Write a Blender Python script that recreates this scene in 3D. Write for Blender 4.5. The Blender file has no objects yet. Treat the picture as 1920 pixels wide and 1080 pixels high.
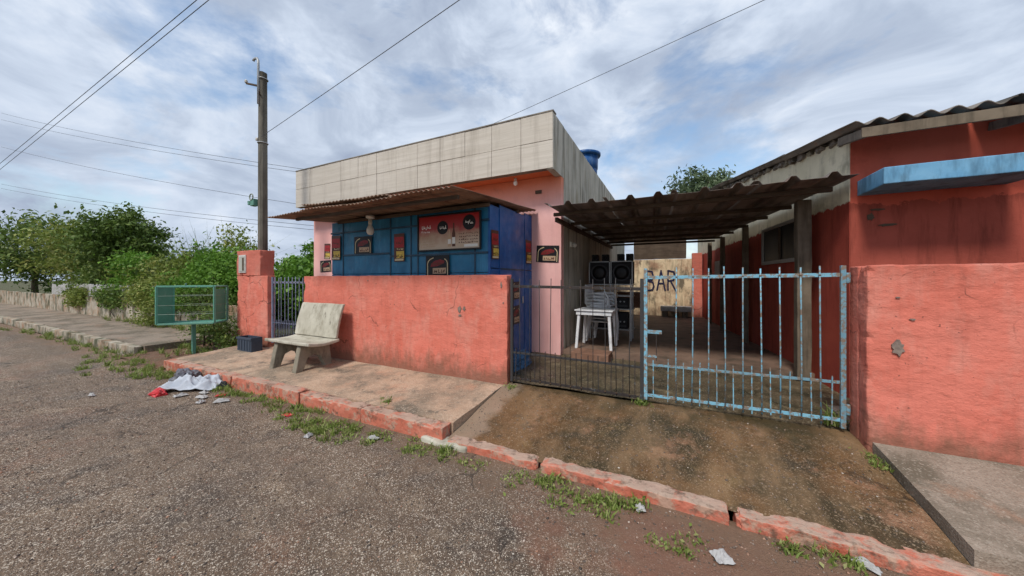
import bpy, bmesh, math, random
import numpy as np
from mathutils import Vector, Matrix, noise

scene = bpy.context.scene
COL = scene.collection
R = math.radians

# ------------------------------------------------------------------ camera
cam_d = bpy.data.cameras.new('camera')
cam = bpy.data.objects.new('camera', cam_d); COL.objects.link(cam)
cam.location = (0, 0, 1.41)
cam.rotation_euler = (R(90), 0, R(26))
cam_d.sensor_width = 36
cam_d.lens = 36 * 615 / 1920
cam_d.shift_y = -15 / 1920
cam_d.clip_start = 0.05
cam_d.clip_end = 3000
scene.camera = cam

# ------------------------------------------------------------------ sky and sun
SUN_DIR = Vector((-0.10, -0.98, 1.25)).normalized()        # towards the sun: behind the camera, to the right
sun_el = math.asin(SUN_DIR.z)
sun_az = math.atan2(SUN_DIR.x, SUN_DIR.y)
world = bpy.data.worlds.new('World'); scene.world = world; world.use_nodes = True
wn = world.node_tree.nodes; wl = world.node_tree.links
wn.clear()
w_out = wn.new('ShaderNodeOutputWorld')
sky = wn.new('ShaderNodeTexSky'); sky.sky_type = 'NISHITA'; sky.sun_disc = False
sky.sun_elevation = sun_el; sky.sun_rotation = sun_az; sky.air_density = 1.3; sky.dust_density = 0.6; sky.ozone_density = 2.0
bg_sky = wn.new('ShaderNodeBackground'); bg_sky.inputs['Strength'].default_value = 0.085
wl.new(sky.outputs[0], bg_sky.inputs['Color'])
tc = wn.new('ShaderNodeTexCoord'); sp = wn.new('ShaderNodeSeparateXYZ'); wl.new(tc.outputs['Generated'], sp.inputs[0])
def wmath(op, a, b):
    n = wn.new('ShaderNodeMath'); n.operation = op
    for i, v in enumerate((a, b)):
        if isinstance(v, (int, float)): n.inputs[i].default_value = v
        else: wl.new(v, n.inputs[i])
    return n.outputs[0]
cb = wn.new('ShaderNodeVectorMath'); cb.operation = 'MULTIPLY'; wl.new(tc.outputs['Generated'], cb.inputs[0]); cb.inputs[1].default_value = (1.0, 1.0, 1.9)
def wnoise(scale, detail, rough, dist, loc, rot=0.0, sc=(1, 1, 1)):
    mp = wn.new('ShaderNodeMapping'); mp.inputs['Location'].default_value = loc
    mp.inputs['Rotation'].default_value = (0, 0, rot); mp.inputs['Scale'].default_value = sc
    wl.new(cb.outputs[0], mp.inputs['Vector'])
    n = wn.new('ShaderNodeTexNoise'); n.inputs['Scale'].default_value = scale; n.inputs['Detail'].default_value = detail
    n.inputs['Roughness'].default_value = rough; n.inputs['Distortion'].default_value = dist
    wl.new(mp.outputs[0], n.inputs['Vector']); return n.outputs[0]
def wramp(fac, stops):
    r = wn.new('ShaderNodeValToRGB'); wl.new(fac, r.inputs[0])
    while len(r.color_ramp.elements) < len(stops): r.color_ramp.elements.new(0.5)
    for e, (p, c) in zip(r.color_ramp.elements, stops): e.position = p; e.color = (*c, 1)
    return r.outputs[0]
cover = wramp(wnoise(2.5, 7, 0.60, 0.3, (3.95, 1.35, 0.2), R(35)), [(0.315, (0, 0, 0)), (0.46, (1, 1, 1))])
shade = wramp(wnoise(3.3, 7, 0.58, 0.45, (1.3, 6.2, 0), R(20)),
              [(0.33, (0.31, 0.37, 0.49)), (0.48, (0.42, 0.49, 0.61)), (0.58, (0.55, 0.625, 0.745)), (0.72, (0.74, 0.79, 0.87))])
bg_cl = wn.new('ShaderNodeBackground'); bg_cl.inputs['Strength'].default_value = 0.60
wl.new(shade, bg_cl.inputs['Color'])
wmix = wn.new('ShaderNodeMixShader'); wl.new(cover, wmix.inputs[0]); wl.new(bg_sky.outputs[0], wmix.inputs[1]); wl.new(bg_cl.outputs[0], wmix.inputs[2])
wl.new(wmix.outputs[0], w_out.inputs['Surface'])
world.cycles.sampling_method = 'MANUAL'; world.cycles.sample_map_resolution = 256

sun_d = bpy.data.lights.new('sun', 'SUN'); sun_d.energy = 1.5; sun_d.angle = R(11); sun_d.color = (1.0, 0.955, 0.89)
sun = bpy.data.objects.new('sun', sun_d); COL.objects.link(sun)
sun.rotation_euler = (-SUN_DIR).to_track_quat('-Z', 'Y').to_euler()
sun.location = (4, -8, 12)

vs = scene.view_settings
vs.view_transform = 'Standard'; vs.look = 'None'; vs.gamma = 1.0; vs.use_curve_mapping = False
vs.exposure = 0.97
scene.cycles.use_denoising = True
scene.cycles.max_bounces = 5
scene.cycles.diffuse_bounces = 3
scene.cycles.transmission_bounces = 2
scene.cycles.use_adaptive_sampling = True
scene.cycles.adaptive_threshold = 0.025

# ------------------------------------------------------------------ materials
def nodes_of(m): return m.node_tree.nodes, m.node_tree.links
class NB:
    def __init__(s, name, rough=0.8, spec=0.3):
        s.m = bpy.data.materials.new(name); s.m.use_nodes = True
        s.n, s.l = nodes_of(s.m); s.n.clear()
        s.out = s.n.new('ShaderNodeOutputMaterial'); s.b = s.n.new('ShaderNodeBsdfPrincipled')
        s.l.new(s.b.outputs[0], s.out.inputs[0])
        s.b.inputs['Roughness'].default_value = rough; s.b.inputs['Specular IOR Level'].default_value = spec
        s.g = s.n.new('ShaderNodeNewGeometry'); s.pos = s.g.outputs['Position']
    def put(s, v, sock):
        if isinstance(v, (int, float)): sock.default_value = v
        elif isinstance(v, (tuple, list)): sock.default_value = (*v, 1) if len(v) == 3 and sock.type == 'RGBA' else v
        else: s.l.new(v, sock)
    def mapping(s, sc=(1, 1, 1), loc=(0, 0, 0), rot=(0, 0, 0), src=None):
        n = s.n.new('ShaderNodeMapping'); n.inputs['Scale'].default_value = sc; n.inputs['Location'].default_value = loc
        n.inputs['Rotation'].default_value = rot
        s.l.new(src or s.pos, n.inputs['Vector']); return n.outputs[0]
    def noise(s, scale, detail=4, rough=0.6, sc=(1, 1, 1), loc=(0, 0, 0), dist=0.0, rot=(0, 0, 0)):
        n = s.n.new('ShaderNodeTexNoise'); n.inputs['Scale'].default_value = scale; n.inputs['Detail'].default_value = min(detail, 4)
        n.inputs['Roughness'].default_value = rough; n.inputs['Distortion'].default_value = dist
        s.l.new(s.mapping(sc, loc, rot), n.inputs['Vector']); return n.outputs[0]
    def voro(s, scale, feature='F1', out='Distance', sc=(1, 1, 1), rnd=1.0):
        n = s.n.new('ShaderNodeTexVoronoi'); n.feature = feature; n.inputs['Scale'].default_value = scale
        n.inputs['Randomness'].default_value = rnd
        s.l.new(s.mapping(sc), n.inputs['Vector']); return n.outputs[out]
    def ramp(s, fac, stops, interp='LINEAR'):
        r = s.n.new('ShaderNodeValToRGB'); r.color_ramp.interpolation = interp; s.l.new(fac, r.inputs[0])
        while len(r.color_ramp.elements) < len(stops): r.color_ramp.elements.new(0.5)
        for e, (p, c) in zip(r.color_ramp.elements, stops):
            e.position = p; e.color = (c, c, c, 1) if isinstance(c, (int, float)) else (*c, 1)
        return r.outputs[0]
    def mix(s, fac, a, b, mode='MIX'):
        n = s.n.new('ShaderNodeMix'); n.data_type = 'RGBA'; n.blend_type = mode
        s.put(fac, n.inputs[0]); s.put(a, n.inputs[6]); s.put(b, n.inputs[7]); return n.outputs[2]
    def math(s, op, a, b=0.0, clamp=False):
        n = s.n.new('ShaderNodeMath'); n.operation = op; n.use_clamp = clamp
        s.put(a, n.inputs[0]); s.put(b, n.inputs[1]); return n.outputs[0]
    def xyz(s):
        n = s.n.new('ShaderNodeSeparateXYZ'); s.l.new(s.pos, n.inputs[0]); return n.outputs
    def color(s, c): s.put(c, s.b.inputs['Base Color'])
    def rough(s, c): s.put(c, s.b.inputs['Roughness'])
    def bump(s, h, strength=0.3, dist=0.01, prev=None):
        n = s.n.new('ShaderNodeBump'); n.inputs['Strength'].default_value = strength; n.inputs['Distance'].default_value = dist
        s.l.new(h, n.inputs['Height'])
        if prev is not None: s.l.new(prev, n.inputs['Normal'])
        s.l.new(n.outputs[0], s.b.inputs['Normal']); return n.outputs[0]

def paint(name, c1, c2, scale=1.5, rough=0.75, stains=(), bump=(40, 0.25, 0.006), spec=0.25, metal=0.0):
    """base colour mottled with a second one, then stain layers (colour, scale, stretch, lo, hi, amount)"""
    b = NB(name, rough, spec)
    col = b.mix(b.ramp(b.noise(scale, 6, 0.62), [(0.35, 0.0), (0.66, 1.0)]), c1, c2)
    for i, st in enumerate(stains):
        c, sc, stretch, lo, hi, amt = st
        f = b.ramp(b.noise(sc, 7, 0.65, stretch, (3.7 * i + 1, 1.3 * i, 0.4 * i)), [(lo, 0.0), (hi, amt)])
        col = b.mix(f, col, c)
    b.color(col)
    b.b.inputs['Metallic'].default_value = metal
    if bump:
        h = b.noise(bump[0], 5, 0.6)
        pb = b.bump(h, bump[1], bump[2])
        b.bump(b.noise(bump[0] * 0.14, 3, 0.5), bump[1] * 0.8, bump[2] * 3, pb)
    return b.m

M = {}
V = (1, 1, 0.10)       # vertical streaks: little change along z
# --- red street wall paint
def warp_edges(b, scale, wob, sc=(1, 1, 1)):
    """distance to the edges of an irregular, wobbly cell pattern: hairline cracks"""
    cv = b.n.new('ShaderNodeTexVoronoi'); cv.feature = 'DISTANCE_TO_EDGE'; cv.inputs['Scale'].default_value = scale
    wv = b.n.new('ShaderNodeTexNoise'); wv.inputs['Scale'].default_value = 2.6; wv.inputs['Detail'].default_value = 4; b.l.new(b.pos, wv.inputs['Vector'])
    wm = b.n.new('ShaderNodeVectorMath'); wm.operation = 'MULTIPLY_ADD'; b.l.new(wv.outputs['Color'], wm.inputs[0]); wm.inputs[1].default_value = (wob, wob, wob)
    b.l.new(b.mapping(sc), wm.inputs[2]); b.l.new(wm.outputs[0], cv.inputs['Vector']); return cv.outputs['Distance']
def red_wall(name, c1, c2, loc, pale=(0.66, 0.30, 0.23)):
    b = NB(name, 0.82, 0.2)
    col = b.mix(b.ramp(b.noise(1.3, 7, 0.62, loc=loc), [(0.3, 0.0), (0.7, 1.0)]), c1, c2)
    col = b.mix(b.ramp(b.noise(4, 8, 0.7, (1, 1, 0.5), loc), [(0.48, 0.0), (0.70, 0.6)]), col, pale)
    col = b.mix(b.ramp(b.noise(13, 6, 0.7, (1, 1, 0.10), loc), [(0.52, 0.0), (0.80, 0.38)]), col, tuple(v * 0.6 for v in c1))
    col = b.mix(b.ramp(b.noise(1.9, 8, 0.72, (1, 1, 0.7), (loc[0] + 9, 2, 1)), [(0.56, 0.0), (0.72, 0.35)]), col, tuple(v * 0.5 + 0.03 for v in c1))
    # mud splashed up from the pavement
    z = b.xyz()['Z']
    spl = b.math('MULTIPLY', b.math('SUBTRACT', b.math('MULTIPLY', b.noise(7, 4, 0.7, (1, 1, 0.5)), 0.75), z), 3.2, True)
    col = b.mix(b.math('MULTIPLY', spl, 0.75), col, (0.17, 0.095, 0.06))
    # dark run-off and mildew below the coping
    top = b.math('MULTIPLY', b.math('SUBTRACT', z, b.math('SUBTRACT', 1.62, b.math('MULTIPLY', b.noise(11, 4, 0.7, (1, 1, 0.05)), 0.55))), 4.0, True)
    col = b.mix(b.math('MULTIPLY', top, 0.28), col, (0.20, 0.075, 0.055))
    ck = b.math('MULTIPLY', b.ramp(warp_edges(b, 1.1, 0.5), [(0.002, 0.8), (0.009, 0.0)]), b.ramp(b.noise(1.5, 4, loc=(loc[0] + 2, 1, 3)), [(0.50, 0.0), (0.58, 1.0)]))
    col = b.mix(ck, col, (0.10, 0.04, 0.03))
    col = b.mix(b.ramp(b.noise(30, 3, 0.6), [(0.68, 0.0), (0.73, 0.75)]), col, (0.11, 0.05, 0.04))
    b.color(col)
    p = b.bump(b.noise(55, 5, 0.65), 0.45, 0.008)
    p = b.bump(b.noise(5.5, 4, 0.6, (1, 1, 1.8)), 0.55, 0.035, p)
    return b.m
M['red'] = red_wall('red_wall_paint', (0.60, 0.150, 0.100), (0.71, 0.215, 0.155), (0, 0, 0))
M['red_dark'] = red_wall('old_red_wall_paint', (0.34, 0.055, 0.035), (0.46, 0.08, 0.05), (4, 0, 0), (0.5, 0.14, 0.1))
# --- house side wall of the neighbour: red below, bare cream plaster above, ragged edge
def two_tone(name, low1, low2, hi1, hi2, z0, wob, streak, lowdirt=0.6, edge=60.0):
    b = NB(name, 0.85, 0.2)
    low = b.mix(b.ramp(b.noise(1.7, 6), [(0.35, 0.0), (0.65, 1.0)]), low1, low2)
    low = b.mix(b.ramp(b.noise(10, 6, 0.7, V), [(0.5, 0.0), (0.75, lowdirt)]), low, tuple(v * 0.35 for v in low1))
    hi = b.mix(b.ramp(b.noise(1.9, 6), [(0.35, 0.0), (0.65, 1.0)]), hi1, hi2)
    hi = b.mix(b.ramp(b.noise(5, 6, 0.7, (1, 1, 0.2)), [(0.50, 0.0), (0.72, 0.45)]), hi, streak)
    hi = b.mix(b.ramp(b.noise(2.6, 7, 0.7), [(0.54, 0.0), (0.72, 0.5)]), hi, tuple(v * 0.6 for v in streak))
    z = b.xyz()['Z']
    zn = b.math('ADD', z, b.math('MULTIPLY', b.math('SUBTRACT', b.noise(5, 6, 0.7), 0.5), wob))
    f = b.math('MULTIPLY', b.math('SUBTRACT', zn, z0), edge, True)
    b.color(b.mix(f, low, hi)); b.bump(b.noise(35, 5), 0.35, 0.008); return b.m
M['house_side'] = two_tone('red_and_cream_plaster', (0.34, 0.06, 0.04), (0.42, 0.08, 0.05), (0.78, 0.71, 0.54), (0.66, 0.60, 0.43), 2.30, 0.16, (0.20, 0.17, 0.11))
M['house_front'] = two_tone('red_plaster_mildewed_below', (0.30, 0.065, 0.042), (0.40, 0.09, 0.06), (0.52, 0.10, 0.06), (0.58, 0.12, 0.075), 2.25, 0.35, (0.42, 0.08, 0.05), 0.75)
M['pink'] = two_tone('pink_paint_salmon_bounce', (0.84, 0.475, 0.435), (0.78, 0.41, 0.375), (0.78, 0.27, 0.15), (0.74, 0.24, 0.13), 2.75, 0.10, (0.68, 0.21, 0.12), 0.16, 1.9)  # salmon bounce light under the soffit is painted into the upper wall colour
M['soffit'] = paint('salmon_soffit_paint', (0.76, 0.20, 0.085), (0.70, 0.17, 0.07), 1.2, stains=[((0.45, 0.14, 0.08), 3, (1, 1, 1), 0.5, 0.75, 0.5)])
M['side_cream'] = paint('cream_plaster_with_black_streaks', (0.56, 0.52, 0.43), (0.44, 0.41, 0.33), 1.8,
    stains=[((0.13, 0.115, 0.085), 7, V, 0.47, 0.66, 0.8), ((0.26, 0.20, 0.10), 3.5, (1, 1, 0.3), 0.52, 0.72, 0.6), ((0.05, 0.05, 0.04), 18, (1, 1, 0.06), 0.58, 0.74, 0.7)])
M['cream'] = paint('peeling_cream_plaster', (0.80, 0.64, 0.42), (0.66, 0.50, 0.32), 2.2,
    stains=[((0.30, 0.15, 0.09), 2.0, (1, 1, 0.7), 0.48, 0.62, 0.8), ((0.10, 0.085, 0.06), 3.2, (1, 1, 0.5), 0.54, 0.66, 0.85), ((0.14, 0.11, 0.07), 9, V, 0.52, 0.70, 0.6)])
M['white_wall'] = paint('weathered_white_plaster', (0.46, 0.41, 0.33), (0.34, 0.28, 0.21), 2.5,
    stains=[((0.33, 0.17, 0.09), 1.8, (1, 1, 1), 0.48, 0.62, 0.75), ((0.06, 0.065, 0.03), 2.8, (1, 1, 0.6), 0.46, 0.62, 0.9)])
# --- fascia tiles: beige porcelain with fine horizontal veining
b = NB('beige_fascia_tile', 0.42, 0.4)
col = b.mix(b.ramp(b.noise(2.2, 8, 0.7, (0.35, 1, 9)), [(0.3, 0.0), (0.7, 1.0)]), (0.50, 0.445, 0.37), (0.63, 0.575, 0.50))
col = b.mix(b.ramp(b.noise(4, 8, 0.75, (0.3, 1, 16), (5, 0, 0)), [(0.55, 0.0), (0.7, 0.5)]), col, (0.36, 0.32, 0.26))
oi = b.n.new('ShaderNodeObjectInfo')
col = b.mix(b.math('MULTIPLY', oi.outputs['Random'], 0.22), col, (0.42, 0.37, 0.30))
col = b.mix(b.ramp(b.noise(6, 6, 0.7, V), [(0.50, 0.0), (0.72, 0.45)]), col, (0.24, 0.20, 0.15))
b.color(col); b.bump(b.noise(3, 6, 0.7, (0.35, 1, 20)), 0.12, 0.003); M['tile'] = b.m
M['grout'] = paint('dirty_tile_joint', (0.15, 0.13, 0.11), (0.26, 0.23, 0.19), 5)
# --- kiosk sheet steel
def steel(name, c1, c2, rust=0.5, rough=0.42):
    b = NB(name, rough, 0.45)
    col = b.mix(b.ramp(b.noise(2.4, 6), [(0.35, 0.0), (0.65, 1.0)]), c1, c2)
    col = b.mix(b.ramp(b.noise(6, 7, 0.7, (1, 1, 0.25)), [(0.52, 0.0), (0.74, 0.55)]), col, tuple(min(1, v * 1.6 + 0.03) for v in c2))
    col = b.mix(b.ramp(b.noise(9, 8, 0.75), [(0.62, 0.0), (0.70, rust)]), col, (0.10, 0.06, 0.04))
    b.color(col); b.rough(b.ramp(b.noise(7, 5), [(0.3, rough - 0.1), (0.7, rough + 0.25)]))
    b.bump(b.noise(2.2, 2, 0.4), 0.25, 0.03); return b.m
M['teal'] = steel('teal_blue_sheet_steel', (0.012, 0.125, 0.245), (0.018, 0.18, 0.33), 0.4)
M['blue'] = steel('royal_blue_sheet_steel', (0.009, 0.072, 0.245), (0.014, 0.105, 0.32), 0.45)
M['dark_frame'] = steel('dark_blue_angle_iron', (0.008, 0.04, 0.075), (0.012, 0.055, 0.10), 0.6)
def chipped(name, c1, c2, under, lo=0.5, hi=0.56, scale=11):
    b = NB(name, 0.55, 0.4)
    col = b.mix(b.noise(9, 4), c1, c2); oi = b.n.new('ShaderNodeObjectInfo')
    col = b.mix(b.math('MULTIPLY', oi.outputs['Random'], 0.42), col, tuple(v * 0.45 + 0.01 for v in under))
    col = b.mix(b.ramp(b.noise(scale, 7, 0.72), [(lo, 0.0), (hi, 1.0)]), col, under)
    b.color(col); b.bump(b.noise(scale * 4, 4), 0.4, 0.003); return b.m
M['gate_blue'] = chipped('chipped_light_blue_gate_paint', (0.13, 0.40, 0.57), (0.27, 0.53, 0.63), (0.22, 0.17, 0.13), 0.48, 0.56, 19)
M['gate_dark'] = chipped('rusty_dark_gate_iron', (0.022, 0.018, 0.017), (0.045, 0.03, 0.025), (0.09, 0.11, 0.12), 0.62, 0.70)
M['gate_grey'] = chipped('faded_mauve_blue_gate_paint', (0.17, 0.20, 0.30), (0.24, 0.26, 0.36), (0.09, 0.08, 0.09), 0.56, 0.64)
M['green'] = chipped('faded_green_cage_paint', (0.07, 0.27, 0.19), (0.13, 0.36, 0.27), (0.30, 0.38, 0.31), 0.60, 0.72)
M['wire_pale'] = chipped('worn_pale_green_wire', (0.30, 0.38, 0.32), (0.40, 0.45, 0.38), (0.16, 0.13, 0.09), 0.55, 0.66)
M['rust_sheet'] = paint('rusted_zinc_sheet', (0.23, 0.145, 0.095), (0.33, 0.225, 0.16), 2.5, 0.75,
    stains=[((0.09, 0.05, 0.035), 6, (1, 0.3, 1), 0.48, 0.68, 0.8), ((0.33, 0.29, 0.25), 4, (1, 0.25, 1), 0.58, 0.74, 0.55)])
M['old_sheet'] = paint('old_grey_brown_roof_sheet', (0.18, 0.15, 0.13), (0.28, 0.235, 0.20), 1.8, 0.75,
    stains=[((0.055, 0.04, 0.035), 4, (1, 0.2, 1), 0.46, 0.66, 0.8), ((0.24, 0.14, 0.085), 3, (1, 0.3, 1), 0.55, 0.70, 0.6)])
M['fibre_roof'] = paint('mossy_fibre_cement_sheet', (0.17, 0.15, 0.13), (0.25, 0.22, 0.19), 2.0, 0.9,
    stains=[((0.06, 0.055, 0.045), 4, (1, 0.5, 1), 0.46, 0.64, 0.85), ((0.24, 0.12, 0.08), 6, (1, 1, 1), 0.6, 0.7, 0.6)])
M['wood'] = paint('dark_weathered_timber', (0.075, 0.050, 0.034), (0.12, 0.085, 0.058), 3, 0.8, stains=[((0.04, 0.03, 0.02), 9, (0.2, 3, 3), 0.5, 0.7, 0.7)])
M['post_wood'] = paint('grey_brown_post_timber', (0.13, 0.10, 0.07), (0.20, 0.16, 0.115), 4, 0.85, stains=[((0.06, 0.05, 0.035), 11, V, 0.48, 0.7, 0.8)])
M['stake'] = paint('grey_weathered_stake', (0.16, 0.135, 0.11), (0.26, 0.22, 0.18), 5, 0.9, stains=[((0.05, 0.04, 0.03), 14, V, 0.48, 0.68, 0.8)])
M['pole'] = paint('dark_mildewed_concrete_pole', (0.115, 0.105, 0.085), (0.17, 0.155, 0.125), 2.5, 0.9, stains=[((0.045, 0.04, 0.032), 7, V, 0.45, 0.66, 0.8)])
M['galv'] = paint('dull_galvanised_steel', (0.33, 0.34, 0.35), (0.44, 0.45, 0.45), 9, 0.5, metal=0.4)
M['concrete'] = paint('pale_mossy_cast_concrete', (0.42, 0.39, 0.31), (0.53, 0.50, 0.41), 3, 0.9,
    stains=[((0.20, 0.175, 0.125), 5, (1, 1, 0.5), 0.50, 0.70, 0.7), ((0.09, 0.08, 0.06), 13, (1, 1, 0.3), 0.60, 0.74, 0.7)], bump=(55, 0.4, 0.008))
M['concrete_dark'] = paint('dirty_cast_concrete', (0.21, 0.185, 0.14), (0.31, 0.275, 0.21), 4, 0.9,
    stains=[((0.08, 0.07, 0.05), 5, (1, 1, 0.5), 0.48, 0.66, 0.8)], bump=(55, 0.45, 0.01))
M['grey_block'] = paint('grey_concrete_block', (0.48, 0.465, 0.44), (0.60, 0.585, 0.56), 3, 0.9, stains=[((0.16, 0.14, 0.12), 4, (1, 1, 1), 0.5, 0.7, 0.7)])
def flat(name, c, rough=0.6, spec=0.3, var=0.15, scale=18):
    b = NB(name, rough, spec); k = tuple(v * (1 - var) for v in c)
    b.color(b.mix(b.noise(scale, 5), k, tuple(min(1, v * (1 + var)) for v in c))); return b.m
M['black'] = flat('matt_black_print', (0.012, 0.011, 0.012), 0.45)
M['weld_rust'] = flat('rusty_weld_bead', (0.13, 0.075, 0.045), 0.8, var=0.5)
M['black_box'] = flat('black_speaker_carpet', (0.016, 0.016, 0.018), 0.8)
M['cone'] = flat('dark_speaker_cone', (0.035, 0.035, 0.04), 0.5)
M['red_print'] = flat('red_print', (0.36, 0.02, 0.022), 0.45, var=0.6, scale=30)
M['emblem_red'] = flat('dull_red_print', (0.20, 0.018, 0.02), 0.45, var=0.5, scale=30)
M['cream_print'] = flat('cream_print', (0.62, 0.50, 0.30), 0.5)
M['yellow_print'] = flat('yellow_print', (0.66, 0.45, 0.08), 0.5, var=0.6, scale=40)
M['white_print'] = flat('white_print', (0.75, 0.73, 0.68), 0.5)
M['tan_print'] = flat('tan_print', (0.48, 0.33, 0.21), 0.5)
M['brown_print'] = flat('brown_print', (0.10, 0.035, 0.02), 0.4)
M['white_plastic'] = paint('dusty_white_plastic', (0.68, 0.69, 0.70), (0.76, 0.76, 0.76), 6, 0.5, stains=[((0.30, 0.28, 0.25), 5, (1, 1, 1), 0.5, 0.7, 0.5)], bump=None)
M['table_wood'] = flat('brown_table_wood', (0.16, 0.075, 0.04), 0.6, var=0.3)
M['glass_bulb'] = flat('pale_bulb_glass', (0.86, 0.85, 0.80), 0.15, 0.5, 0.02)
M['ceramic'] = flat('grubby_white_ceramic', (0.60, 0.56, 0.49), 0.4)
M['tank'] = paint('blue_plastic_water_tank', (0.010, 0.062, 0.20), (0.018, 0.09, 0.26), 3, 0.4, bump=None, stains=[((0.18, 0.24, 0.32), 6, (1, 1, 0.3), 0.55, 0.75, 0.5)])
M['slab_blue'] = paint('light_blue_slab_paint', (0.13, 0.33, 0.52), (0.20, 0.42, 0.60), 3, 0.75, stains=[((0.025, 0.05, 0.075), 5, (1, 1, 0.3), 0.48, 0.68, 0.6), ((0.02, 0.03, 0.04), 11, (1, 1, 0.15), 0.56, 0.72, 0.5)])
M['crate'] = flat('dark_blue_grey_plastic', (0.045, 0.06, 0.085), 0.5, var=0.3)
M['bag_grey'] = flat('grey_plastic_bag', (0.13, 0.13, 0.15), 0.35, 0.5, 0.35, 12)
M['cloth'] = flat('pale_blue_grey_cloth', (0.46, 0.49, 0.54), 0.85, 0.2, 0.25, 9)
M['bag_red'] = flat('red_plastic_bag', (0.52, 0.03, 0.035), 0.4, 0.4, 0.25)
M['paper'] = flat('soiled_white_paper', (0.42, 0.41, 0.40), 0.8, 0.2, 0.15, 25)
M['tarp'] = flat('faded_blue_tarpaulin', (0.05, 0.13, 0.25), 0.6, 0.3, 0.35, 14)
M['letter_paint'] = flat('dark_blue_brushed_paint', (0.022, 0.022, 0.06), 0.7, 0.2, 0.3)
M['glass'] = flat('dark_window_glass', (0.010, 0.010, 0.011), 0.35, 0.3, 0.2)
M['frame_white'] = flat('grimy_pale_window_frame', (0.36, 0.34, 0.31), 0.6)
M['wire'] = flat('grey_cable_sheath', (0.09, 0.095, 0.105), 0.6)
M['mat_brown'] = paint('red_brown_step_cement', (0.20, 0.105, 0.068), (0.27, 0.15, 0.10), 3, 0.8, stains=[((0.07, 0.05, 0.035), 5, (1, 1, 1), 0.5, 0.7, 0.7)])
M['chip'] = paint('bare_grey_render', (0.16, 0.12, 0.10), (0.28, 0.22, 0.18), 30, 0.9)
M['bark'] = paint('rough_brown_bark', (0.10, 0.075, 0.05), (0.16, 0.125, 0.09), 9, 0.95, stains=[((0.04, 0.03, 0.02), 20, V, 0.45, 0.65, 0.8)])
M['meter_glass'] = flat('pale_meter_box_cover', (0.42, 0.42, 0.36), 0.4)
# --- menu: printed panel running from red at the top to tan at the foot
b = NB('menu_print', 0.35, 0.45)
z = b.xyz()['Z']
f = b.math('ADD', b.math('DIVIDE', b.math('SUBTRACT', z, 1.90), 0.52), b.math('MULTIPLY', b.math('SUBTRACT', b.noise(7, 5), 0.5), 0.5))
b.color(b.ramp(f, [(0.12, (0.55, 0.42, 0.30)), (0.42, (0.42, 0.24, 0.15)), (0.62, (0.36, 0.035, 0.03)), (1.0, (0.40, 0.015, 0.02))])); M['menu'] = b.m

# --- grounds
def ground(name, c, speck_d, speck_l, patches=(), rough=0.85, fine=190, bump=0.5, amt=0.8):
    b = NB(name, rough, 0.3)
    col = b.mix(b.ramp(b.noise(0.9, 8, 0.65), [(0.32, 0.0), (0.68, 1.0)]), c[0], c[1])
    for i, (pc, sc, lo, hi, am) in enumerate(patches):
        col = b.mix(b.ramp(b.noise(sc, 8, 0.68, loc=(2.3 * i + 4, 5.1 * i, 0)), [(lo, 0.0), (hi, am)]), col, pc)
    v = b.voro(fine, out='Color')
    s = b.n.new('ShaderNodeSeparateColor'); b.l.new(v, s.inputs[0])
    col = b.mix(b.math('MULTIPLY', b.ramp(s.outputs[0], [(0.55, 0.0), (0.98, 1.0)]), amt), col, speck_d)
    col = b.mix(b.math('MULTIPLY', b.ramp(s.outputs[1], [(0.87, 0.0), (0.97, 1.0)]), amt), col, speck_l)
    v2 = b.voro(fine * 0.5, out='Color'); s2 = b.n.new('ShaderNodeSeparateColor'); b.l.new(v2, s2.inputs[0])
    col = b.mix(b.math('MULTIPLY', b.ramp(s2.outputs[2], [(0.90, 0.0), (0.99, 1.0)]), amt * 0.8), col, speck_l)
    b.color(col)
    p = b.bump(b.voro(fine * 0.8), bump, 0.008)
    b.bump(b.noise(7, 6, 0.65), bump * 0.8, 0.03, p); return b
b = ground('gravelly_worn_asphalt', ((0.150, 0.102, 0.068), (0.220, 0.155, 0.106)), (0.040, 0.026, 0.018), (0.66, 0.57, 0.46),
    [((0.30, 0.14, 0.085), 0.6, 0.54, 0.68, 0.6), ((0.085, 0.070, 0.060), 1.2, 0.50, 0.64, 0.75), ((0.32, 0.235, 0.16), 2.6, 0.54, 0.68, 0.7), ((0.07, 0.055, 0.045), 5.0, 0.56, 0.68, 0.6)], 0.85, 215, 0.7, 0.95)
# red soil washed off the bank onto the road beside the right-hand kerb
dv = b.n.new('ShaderNodeVectorMath'); dv.operation = 'DISTANCE'; b.l.new(b.mapping((0.75, 1.3, 0)), dv.inputs[0]); dv.inputs[1].default_value = (0.15, 2.95, 0)
dd = b.math('ADD', dv.outputs['Value'], b.math('MULTIPLY', b.math('SUBTRACT', b.noise(3.0, 7, 0.65), 0.5), 1.6))
soil = b.mix(b.noise(6, 6), (0.20, 0.075, 0.045), (0.25, 0.15, 0.10))
b.color(b.mix(b.ramp(dd, [(0.45, 0.85), (0.95, 0.0)]), b.b.inputs['Base Color'].links[0].from_socket, soil))
yy_ = b.xyz()['Y']
kd = b.math('MULTIPLY', b.math('SUBTRACT', b.math('ADD', yy_, b.math('MULTIPLY', b.math('SUBTRACT', b.noise(2.4, 5, 0.65), 0.5), 1.3)), 2.15), 2.6, True)
col = b.mix(b.math('MULTIPLY', kd, 0.72), b.b.inputs['Base Color'].links[0].from_socket, b.mix(b.noise(40, 4), (0.13, 0.078, 0.048), (0.29, 0.185, 0.115)))   # silt gathered along the kerb
tr = b.ramp(b.noise(1.0, 4, 0.6, (0.16, 1.5, 1), (2, 0.6, 0)), [(0.48, 0.0), (0.64, 0.40)])
col = b.mix(tr, col, (0.125, 0.092, 0.068))                                     # darker bands worn by wheels
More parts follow.
